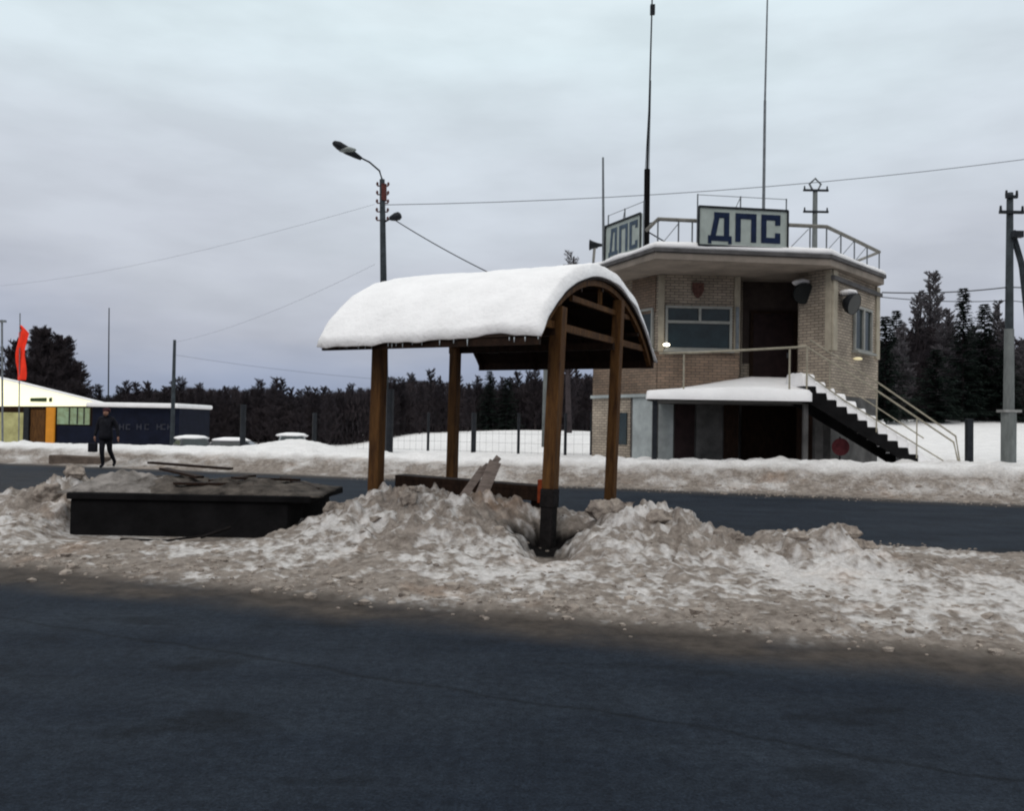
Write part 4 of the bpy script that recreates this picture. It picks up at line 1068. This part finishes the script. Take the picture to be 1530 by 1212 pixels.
MB().extrude([Vector((x_l, KY+.5, ZK)), Vector((KP(137, 607).x, KY+.5, ZK)), Vector((KP(137, 607).x, KY+.5, zb)), Vector((x_l, KY+.5, zb))], (0, 7, 0)).build('wall', M_wood_dk, kio)
def kwall(p0, p1, name, m, dy=.35, th=.12, y0=608.5, y1=None):
    a = KP(p0, y0); b = KP(p1, y0); zt = a.z; z0 = ZK if y1 is None else KP(p0, y1).z
    return MB().extrude([Vector((a.x, KY+dy, z0)), Vector((b.x, KY+dy, z0)), Vector((b.x, KY+dy, zt)), Vector((a.x, KY+dy, zt))], (0, th, 0)).build(name, m, kio)
kwall(-60, 32, 'lit_window', M_litwin, y0=615); kwall(42, 64, 'dark_door', M_wood, y0=612); kwall(82, 130, 'lit_window', M_litwin2, y0=609, y1=634)
kwall(68, 80, 'orange_column', M_orange, .1, .2, 608.5)
kwall(33, 41, 'pier', M_metal_dk, .2, .2); kwall(82, 135, 'lower_wall', M_blue, .3, .15, 636)
for px in (100, 112, 122): kwall(px, px+1.6, 'mullion', M_metal_dk, .28, .05, 609, 634)
mb = MB()
for (x0, x1) in ((46, 70), (74, 78)):
    a, b = KP(x0, 594), KP(x1, 600.5); mb.extrude([Vector((a.x, KY-.02, b.z)), Vector((b.x, KY-.02, b.z)), Vector((b.x, KY-.02, a.z)), Vector((a.x, KY-.02, a.z-.05))], (0, -.05, 0))
mb.build('fascia_lettering', mat('dark_green_paint', (.03, .05, .02), .7, .4, 5), kio)
# blue wing with snowy roof
a, b = KP(136, 608), KP(266, 610)
MB().box(((a.x+b.x)/2, KY+3.5, (ZK+a.z)/2), (b.x-a.x, 6.5, a.z-ZK)).build('side_wing', M_blue, kio)
mb = MB(); mb.box(((a.x+b.x)/2, KY+3.2, a.z+.18), (b.x-a.x+.4, 7.4, .34)); o = mb.build('wing_roof_snow', M_snow, kio, bevel=.12)
mb = MB(); rnd = random.Random(2)
for k, px in enumerate((168, 180, 190, 206, 218, 236, 243, 252)):
    c = KP(px, 638); h = .42
    mb.box((c.x-.14, KY+.2, c.z), (.08, .04, h)); 
    if k % 2 == 0: mb.box((c.x+.02, KY+.2, c.z+h/2-.04), (.22, .04, .08)); mb.box((c.x+.02, KY+.2, c.z-h/2+.04), (.22, .04, .08))
    else: mb.box((c.x+.14, KY+.2, c.z), (.08, .04, h)); mb.box((c.x, KY+.2, c.z), (.2, .04, .08))
mb.build('wall_lettering', mat('faded_letters', (.035, .037, .05), .8, .4, 3), kio)
# flags
fl = empty('flagpole', (P(30, 600, 58).x, 58, ZK), 'tall narrow red banner flag on a pole beside the lit shop', 'flag')
MB().tube([Vector((P(30, 600, 58).x, 58, ZK)), P(30, 468, 58)], .04, 6).build('pole', M_metal, fl)
vs = []; nn_ = 30
for i in range(nn_+1):
    t = i/nn_; y = 486+(568-486)*t
    l_ = P(24+(5-4*t)*(.4 if t > .1 else 1.2)+math.sin(t*9)*1.0, y, 58); r_ = P(24+min(18, 6+80*t)*(1-.28*t)+math.sin(t*7+1)*1.6, y, 58)
    for j in range(7):
        q = l_.lerp(r_, j/6); q.y += .10*math.sin(j*1.3+t*8); vs.append(q)
fs = [(i*7+j, i*7+j+1, (i+1)*7+j+1, (i+1)*7+j) for i in range(nn_) for j in range(6)]
o = MB().add(vs, fs).build('banner', mat('red_cloth', (.85, .045, .02), .8, .15, 1.5), fl, smooth=True)
sd_ = o.modifiers.new('s', 'SOLIDIFY'); sd_.thickness = .015
g = G(5, 50); e = empty('shop_lamp_post', (g.x, g.y, -.8), 'grey lamp post at the far left edge before the trees', 'post')
MB().tube([(g.x, 50, -.8), P(3, 478, 50)], .06, 6).build('pole', M_metal, e); MB().box(P(2, 480, 50), (.5, .2, .12)).build('lamp_head', M_metal, e)

# brown low barrier on the far road
q0 = P(72, 690, 26.5); q1 = P(150, 690, 26.2); mb = MB()
mb.extrude([Vector((q0.x, q0.y, -.02)), Vector((q1.x, q1.y, -.02)), Vector((q1.x, q1.y, .26)), Vector((q0.x, q0.y, .30))], (.1, .5, 0))
tag(mb.build('concrete_block', mat('brown_concrete', (.11, .085, .07), .9, .4, 4, .5, 20), origin=(q0+q1)/2*1, bevel=.03), 'low brown concrete block on the far road beside the walking person', 'concrete block')

# ------------------------------------------------------------------ cars
def car(px, Y, rz, zg, lab, col, snow=True):
    g = G(px, Y); e = empty('parked_car', (g.x, g.y, zg), lab, 'car', 'cars parked beyond the snow bank')
    prof = [(-2.1, .35), (-2.15, .75), (-1.95, .95), (-1.45, 1.0), (-.95, 1.38), (.55, 1.42), (1.2, .98), (2.0, .85), (2.15, .6), (2.1, .35)]
    Rz = Matrix.Rotation(rz, 3, 'Z'); O = Vector((g.x, g.y, zg))
    def w(x, y, z): return O+Rz @ Vector((x, y, z))
    lo = [p for p in prof]
    vs = []
    for side in (-1, 1):
        for x, z in prof:
            k = .84 if z < 1.05 else .66
            vs.append(w(x, side*k, z))
    n = len(prof); fs = [tuple(range(n-1, -1, -1)), tuple(range(n, 2*n))]+[(i, (i+1) % n, n+(i+1) % n, n+i) for i in range(n)]
    MB().add(vs, fs).build('body', col, e, bevel=.05)
    for side in (-1, 1):
        pts = [w(-1.25, side*.80, 1.02), w(.95, side*.80, 1.02), w(.50, side*.70, 1.34), w(-.88, side*.70, 1.34)]
        MB().extrude(pts, Rz @ Vector((0, side*.02, 0))).build('side_window', M_glass, e)
    MB().extrude([w(1.16, -.7, 1.03), w(1.16, .7, 1.03), w(.66, .6, 1.37), w(.66, -.6, 1.37)], Rz @ Vector((.04, 0, .03))).build('windscreen', M_glass, e)
    for sx_ in (-1.3, 1.35):
        for sy in (-1, 1):
            c = w(sx_, sy*.78, .33); a = Rz @ Vector((0, .1, 0)); wh = MB().tube([c-a, c+a], .33, 16).build('wheel', M_black, e)
    if snow:
        o = MB().blob(w(-.2, 0, 1.44), (.9, .9, .17) if abs(rz) > 1 else (1.0, .62, .16), 3, 16, .06).build('roof_snow', M_snow, e, smooth=True)
        o = MB().blob(w(1.6, 0, .95), (.5, .65, .10) if abs(rz) < 1 else (.65, .5, .1), 5, 14, .06).build('bonnet_snow', M_snow, e, smooth=True)
    return e
C_dk = mat('car_dark', (.02, .022, .03), .35, .2); C_lt = mat('car_grey', (.20, .21, .22), .35, .2)
car(288, 48, R(-60), -1.05, 'dark car with snow on its roof beside the blue shop wing', C_dk)
car(352, 46, R(4), -1.08, 'long dark car side-on behind the bank, snow on its roof', C_dk)
car(437, 50, R(-75), -.85, 'grey car under thick snow behind the white mound', C_lt)

# ------------------------------------------------------------------ person
def person():
    Y = 25.3; g = P(157, 694, Y); zg = max(gz(g.x, g.y), .0)
    e = empty('person', (g.x, g.y, zg), 'person in dark jacket and trousers walking along the far road carrying a bag', 'person')
    J = {'pel': (0, 0, .93), 'wai': (0, 0, 1.08), 'che': (.02, -.02, 1.30), 'nek': (.02, -.03, 1.48), 'hd': (.03, -.05, 1.60), 'top': (.03, -.05, 1.71),
         'shl': (-.17, 0, 1.42), 'shr': (.20, -.02, 1.42), 'ell': (-.27, .02, 1.15), 'elr': (.30, .06, 1.16), 'wrl': (-.29, -.06, .93), 'wrr': (.36, .0, .93),
         'hil': (-.09, 0, .88), 'hir': (.09, 0, .88), 'knl': (-.06, -.10, .50), 'knr': (.07, .12, .50), 'anl': (-.07, .02, .09), 'anr': (.10, .40, .16), 'tol': (-.08, -.15, .04), 'tor': (.10, .30, .04)}
    rad = {'pel': .15, 'wai': .145, 'che': .165, 'nek': .065, 'hd': .095, 'top': .07, 'shl': .085, 'shr': .085, 'ell': .058, 'elr': .058, 'wrl': .04, 'wrr': .04,
           'hil': .105, 'hir': .105, 'knl': .075, 'knr': .075, 'anl': .05, 'anr': .05, 'tol': .04, 'tor': .04}
    ed = [('pel', 'wai'), ('wai', 'che'), ('che', 'nek'), ('nek', 'hd'), ('hd', 'top'), ('che', 'shl'), ('che', 'shr'), ('shl', 'ell'), ('shr', 'elr'), ('ell', 'wrl'), ('elr', 'wrr'),
          ('pel', 'hil'), ('pel', 'hir'), ('hil', 'knl'), ('hir', 'knr'), ('knl', 'anl'), ('knr', 'anr'), ('anl', 'tol'), ('anr', 'tor')]
    ks = list(J); me = bpy.data.meshes.new('body'); me.from_pydata([J[k] for k in ks], [(ks.index(a), ks.index(b)) for a, b in ed], [])
    o = bpy.data.objects.new('body', me); COL.objects.link(o); o.parent = e
    m = o.modifiers.new('skin', 'SKIN'); ss = o.modifiers.new('sub', 'SUBSURF'); ss.levels = 1; ss.render_levels = 2
    for i, k in enumerate(ks):
        v = me.skin_vertices[0].data[i]; r = rad[k]; v.radius = (r, r*.85 if k in ('pel', 'wai', 'che') else r); v.use_root = (k == 'pel')
    me.materials.append(M_cloth)
    # face and hat
    def bl(c, r, name, m_, seed=1, parent=e):
        O = Vector(e.location); return MB().blob(O+Vector(c), r, seed, 14, .02).build(name, m_, parent, smooth=True)
    face = MB().blob(Vector(e.location)+Vector((.03, -.085, 1.60)), (.078, .075, .10), 1, 16, .01)
    face.blob(Vector(e.location)+Vector((.03, -.165, 1.59)), (.014, .02, .022), 2, 8, .02)
    face.build('face', M_skin, e, smooth=True)
    ey = MB()
    for dx in (-.028, .028): ey.blob(Vector(e.location)+Vector((.03+dx, -.152, 1.62)), (.012, .008, .007), 2, 8, .02)
    ey.blob(Vector(e.location)+Vector((.03, -.152, 1.55)), (.022, .008, .005), 2, 8, .02)
    ey.build('eyes_and_mouth', M_black, e)
    bl((.03, -.045, 1.675), (.108, .115, .085), 'knit_hat', mat('hat_wool', (.05, .02, .025), .95, .4, 20))
    for s, w in (('l', J['wrl']), ('r', J['wrr'])):
        O = Vector(e.location)+Vector(w); mb = MB(); mb.blob(O+Vector((0, 0, -.06)), (.026, .042, .05), 3, 10, .03)
        for k in range(4):
            yy = -.03+.02*k; ln = (.07, .08, .075, .06)[k]
            mb.tube([O+Vector((0, yy, -.09)), O+Vector((.006, yy, -.09-ln*.55)), O+Vector((.016, yy-.004, -.09-ln))], .0095, 6, .007)
        mb.tube([O+Vector((0, -.04, -.045)), O+Vector((.01, -.062, -.075)), O+Vector((.014, -.066, -.10))], .011, 6, .008)
        mb.build('hand', M_skin, e, smooth=True)
    # jacket skirt, scarf
    O = Vector(e.location)
    vs = []; n = 18
    for z, rx, ry in ((.84, .20, .165), (.95, .195, .16), (1.1, .18, .15), (1.3, .20, .16), (1.42, .17, .13)):
        for k in range(n): t = 2*math.pi*k/n; vs.append(O+Vector((math.cos(t)*rx*(1+.04*math.sin(3*t+z*9)), math.sin(t)*ry, z)))
    MB().add(vs, [(i*n+k, i*n+(k+1) % n, (i+1)*n+(k+1) % n, (i+1)*n+k) for i in range(4) for k in range(n)]+[tuple((4*n+k) for k in range(n)), tuple(range(n-1, -1, -1))]).build('jacket', M_cloth, e, smooth=True)
    hb = O+Vector(J['wrl'])
    e.scale = (1, 1, 1)
    bg_ = empty('hand_bag', hb+Vector((-.05, 0, -.55)), 'dark bag hanging from the left hand of the walking person', 'bag')
    mb = MB(); mb.box(hb+Vector((-.05, 0, -.34)), (.26, .12, .26)); mb.build('bag_body', M_cloth, bg_, bevel=.03)
    MB().tube([hb+Vector((-.15, 0, -.22)), hb+Vector((-.04, 0, -.10)), hb+Vector((.06, 0, -.22))], .01, 5).build('handle', M_cloth, bg_)
person()

# ------------------------------------------------------------------ trees
def bare_tree_mesh(seed, H, spread, nb=26, m_tr=M_bark, m_tw=M_twig, twr=.012, dense=1.0, low=.12):
    rnd = random.Random(seed); tr = MB(); tw_v = []; tw_f = []
    top = Vector((rnd.uniform(-.03, .03)*H, rnd.uniform(-.03, .03)*H, H*.93))
    tp = [Vector((0, 0, -.3)), Vector((rnd.uniform(-.02, .02)*H, 0, H*.4)), top]
    tr.tube(tp, H*.018, 6, H*.004)
    def seg(a, b, r):
        d = (b-a); up = Vector((rnd.uniform(-1, 1), rnd.uniform(-1, 1), rnd.uniform(-1, 1))); s = d.cross(up).normalized()*r; s2 = d.cross(s).normalized()*r
        k = len(tw_v); tw_v.extend([a+s, a-s*.5+s2*.86, a-s*.5-s2*.86, b]); tw_f.extend([(k, k+1, k+3), (k+1, k+2, k+3), (k+2, k, k+3)])
    for i in range(int(nb*dense)):
        t = low+(1-low)*(i+rnd.random())/(nb*dense); h = t*H*.93
        ang = rnd.uniform(0, 2*math.pi); Lb = spread*H*(1-.75*abs(t-.42)**1.2)*rnd.uniform(.5, 1)*(1.05-.6*t)
        up = rnd.uniform(.5, 1.25)
        d = Vector((math.cos(ang), math.sin(ang), up)).normalized()
        a = Vector((0, 0, h)); b = a+d*Lb
        tr.tube([a, a.lerp(b, .5)+Vector((0, 0, -.04*Lb)), b], H*.006*(1-.6*t)+.008, 4, .006)
        for j in range(int(9*dense)):
            u = rnd.uniform(.15, 1); p = a.lerp(b, u); d2 = (d+Vector((rnd.uniform(-1, 1), rnd.uniform(-1, 1), rnd.uniform(-.3, .9)))*.9).normalized()
            l2 = Lb*rnd.uniform(.2, .45)*(1.2-.5*u); q = p+d2*l2; seg(p, q, twr*1.3)
            for k in range(6):
                u2 = rnd.uniform(.1, 1); p2 = p.lerp(q, u2); d3 = (d2+Vector((rnd.uniform(-1, 1), rnd.uniform(-1, 1), rnd.uniform(-.6, .9)))*.9).normalized()
                seg(p2, p2+d3*l2*rnd.uniform(.35, .8), twr)
    return tr, (tw_v, tw_f)
def make_tree(kind, seed, H, spread, label, cat, loc, group=None, **k):
    tr, (v, f) = bare_tree_mesh(seed, H, spread, **k)
    e = empty(kind, (0, 0, 0), label, cat, group)
    tr.build('trunk', k.get('m_tr', M_bark), e, fixn=False)
    MB().add(v, f).build('crown', k.get('m_tw', M_twig), e, fixn=False)
    e.location = loc; return e
def spruce(seed, H, Rb, label, loc, group=None, low=.06):
    rnd = random.Random(seed); e = empty('spruce_tree', (0, 0, 0), label, 'spruce tree', group)
    MB().tube([(0, 0, -.5), (0, 0, H*.97)], H*.014, 6, .02).build('trunk', M_bark, e)
    V = []; Fc = []
    nl = int(H*6)
    for i in range(nl):
        t = low+(1-low)*(i/nl); h = t*H; r = Rb*(1-t)**.85*rnd.uniform(.75, 1.12)+.08
        for j in range(9):
            a = rnd.uniform(0, 6.283); L_ = r*rnd.uniform(.6, 1.1); dr_ = -.35*(1-t)+.12
            d = Vector((math.cos(a), math.sin(a), dr_)); s = Vector((-math.sin(a), math.cos(a), 0))
            nq = max(3, int(L_*5))
            for q in range(nq):
                u = (q+rnd.random()*.6)/nq; c = Vector((0, 0, h))+d*L_*u+Vector((0, 0, .12*L_*u*u))
                ww = (.16+.20*(1-u)*L_*.5)*rnd.uniform(.7, 1.3); ll = .30*rnd.uniform(.7, 1.3)
                for sg in (-1, 1):
                    k = len(V); tip = c+s*sg*ww+d*ll*.6+Vector((0, 0, -.10*rnd.random()))
                    V.extend([c+d*ll*.35, c-d*.10, tip]); Fc.append((k, k+1, k+2))
                k = len(V); V.extend([c-s*.06, c+s*.06, c+d*ll+Vector((0, 0, -.16))]); Fc.append((k, k+1, k+2))
    MB().add([Vector(x) for x in V], Fc).build('crown', M_spruce, e, fixn=False)
    e.location = loc; return e
def at(px, Y, dz=0):
    g = G(px, Y); return Vector((g.x, g.y, gz(g.x, g.y)+dz))
# single trees
def Ht(px, ytop, Y): return P(px, ytop, Y).z-gz(P(px, ytop, Y).x, Y)
spruce(1, Ht(1438, 428, 55), 1.9, 'tallest pointed dark spruce between the building and the right utility pole', at(1438, 55))
spruce(2, Ht(1470, 452, 58), 2.6, 'second dark spruce just right of the tallest one, broader and lower', at(1470, 58))
spruce(3, Ht(1338, 462, 60), 2.0, 'spruce showing its tip just right of the building corner', at(1338, 60))
spruce(5, Ht(1318, 470, 52), 2.2, 'dark spruce half hidden by the right corner of the building', at(1322, 52))
spruce(6, Ht(1500, 520, 56), 2.4, 'low dark spruce behind the right utility pole', at(1502, 56))
spruce(7, Ht(1400, 520, 53), 2.3, 'low spruce filling the gap left of the tallest spruce', at(1398, 53))
spruce(8, Ht(730, 553, 88), 2.2, 'pointed spruce rising from the treeline seen under the shelter roof, left one', at(730, 88))
spruce(9, Ht(757, 563, 88), 2.0, 'smaller spruce in the treeline seen under the shelter roof, right one', at(757, 88))
birch = dict(m_tw=M_twig_lt, m_tr=M_bark)
make_tree('birch_tree', 21, Ht(1392, 395, 68), .20, 'tall pale bare birch right of the building behind the spruces', 'birch tree', at(1392, 68), nb=80, dense=1.8, twr=.03, low=.2, **birch)
make_tree('birch_tree', 22, Ht(1372, 425, 70), .2, 'slightly lower bare birch left of the tallest birch', 'birch tree', at(1370, 70), nb=70, dense=1.7, twr=.03, low=.2, **birch)
make_tree('birch_tree', 23, Ht(1480, 440, 72), .2, 'bare birch behind the second spruce near the right edge', 'birch tree', at(1490, 72), nb=70, dense=1.7, twr=.03, low=.2, **birch)
make_tree('birch_tree', 24, Ht(850, 362, 62), .2, 'faint bare tree top between the shelter roof and the building', 'birch tree', at(850, 62), nb=60, dense=1.5, twr=.010, low=.3, **birch)
make_tree('dark_tree', 31, Ht(60, 484, 85), .34, 'large dark bare tree behind the red banner, tallest of its clump', 'tree', at(58, 85), nb=110, dense=3.2, twr=.022)
make_tree('dark_tree', 32, Ht(85, 498, 86), .34, 'dark bare tree right of the tallest one behind the lit shop', 'tree', at(90, 86), nb=110, dense=3.2, twr=.022)
make_tree('dark_tree', 33, Ht(30, 500, 86), .34, 'dark bare tree at the left behind the red banner', 'tree', at(20, 86), nb=55, dense=2.0, twr=.045)
make_tree('dark_tree', 34, Ht(112, 535, 87), .34, 'lower dark bare tree at the right end of the clump behind the shop', 'tree', at(112, 87), nb=50, dense=2.0, twr=.045)
make_tree('dark_tree', 35, Ht(-20, 520, 87), .34, 'dark bare tree cut off by the left edge of the picture', 'tree', at(-15, 87), nb=50, dense=2.0, twr=.045)
for k, (px, yt, Y, nm_) in enumerate([(1345, 478, 57, 'greyish bare birch between the building corner and the first spruce tip'), (1415, 455, 58, 'greyish bare birch immediately left of the tallest spruce'),
        (1455, 480, 60, 'greyish bare birch showing between the two tallest spruces'), (1500, 470, 58, 'greyish bare birch in front of the low spruce by the utility pole'), (1528, 500, 57, 'greyish bare birch at the right picture edge')]):
    make_tree('birch_tree', 70+k, Ht(px, yt, Y), .22, nm_, 'birch tree', at(px, Y), nb=80, dense=1.9, twr=.024, low=.1, **birch)
# treeline
protos = [make_tree('bare_tree', 50+i, 6.5, .30, 'dark bare tree in the low treeline beyond the snowfield', 'tree', (0, 0, 0), 'bare trees of the low treeline', nb=60, dense=2.0, twr=.016, low=.05) for i in range(5)]
prof = [(-60, 560), (130, 590), (200, 578), (280, 572), (330, 577), (400, 574), (440, 584), (480, 578), (540, 575), (600, 562), (650, 562), (700, 572), (760, 572), (800, 560), (880, 555), (960, 555),
        (1240, 520), (1330, 500), (1370, 490), (1440, 500), (1530, 520), (1650, 500)]
rnd = random.Random(99); first = [True]*5
i = 0; px = -40
while px < 1600:
    if 900 < px < 1290: px += 30; continue
    right = px > 1290
    Y = rnd.uniform(62, 72) if right else rnd.uniform(86, 98)
    yt = np.interp(px, [a for a, b in prof], [b for a, b in prof])+rnd.uniform(-13, 12)
    loc = at(px, Y); h = P(px, yt, Y).z-loc.z; k = rnd.randrange(5)
    if first[k]: o = protos[k]; first[k] = False
    else: o = copy_tree(protos[k])
    sc_ = h/6.2; o.location = loc; o.scale = (sc_*rnd.uniform(.9, 1.2), sc_, sc_); o.rotation_euler.z = rnd.uniform(0, 6.28)
    if right: o['label'] = 'dark bare tree in the wood behind the right-hand spruces'; o['group'] = 'bare trees of the right-hand wood'
    px += rnd.uniform(9, 17); i += 1
# wood mass behind: blades of twigs
def wood(name, x0, x1, Y0, Y1, n, dens_top, seed, label):
    rg = np.random.RandomState(seed); PX = rg.uniform(x0, x1, n); Y = rg.uniform(Y0, Y1, n)
    X = (PX-765)/F*Y
    z0 = terrain(X, Y)[0]
    yt = np.interp(PX, [a for a, b in prof], [b for a, b in prof])+8+10*(fbm(PX/14., Y*0, 3, 8)-.5)
    ztop = 1.5+((633+.01745*(PX-765))-yt)/F*Y
    u = rg.uniform(0, 1, n)**.85; z = z0+(ztop-z0)*u
    ln = rg.uniform(.35, 1.1, n)*(1-.3*u); w = rg.uniform(.02, .055, n)*(1.6-u)
    th = rg.uniform(0, 2*np.pi, n); tl = rg.uniform(-.55, .55, n)
    dx = np.cos(th)*w; dy = np.sin(th)*w
    V = np.stack([np.stack([X-dx, Y-dy, z-ln*.5], -1), np.stack([X+dx, Y+dy, z-ln*.5], -1), np.stack([X+tl*ln*.7, Y+rg.uniform(-.3, .3, n), z+ln*.5], -1)], 1).reshape(-1, 3)
    me = bpy.data.meshes.new(name); me.vertices.add(3*n); me.vertices.foreach_set('co', V.astype(np.float32).ravel())
    me.loops.add(3*n); me.loops.foreach_set('vertex_index', np.arange(3*n, dtype=np.int32)); me.polygons.add(n)
    me.polygons.foreach_set('loop_start', np.arange(0, 3*n, 3, dtype=np.int32)); me.polygons.foreach_set('loop_total', np.full(n, 3, dtype=np.int32)); me.update(calc_edges=True)
    me.materials.append(M_twig); o = bpy.data.objects.new(name, me); COL.objects.link(o); tag(o, label, 'wood', kind='stuff')
wood('far_wood', -80, 960, 92, 112, 230000, 1, 5, 'dark leafless wood beyond the snowfield left of the police post')
wood('right_wood', 1230, 1700, 66, 84, 70000, 1, 6, 'dark mixed wood behind the spruces on the right')
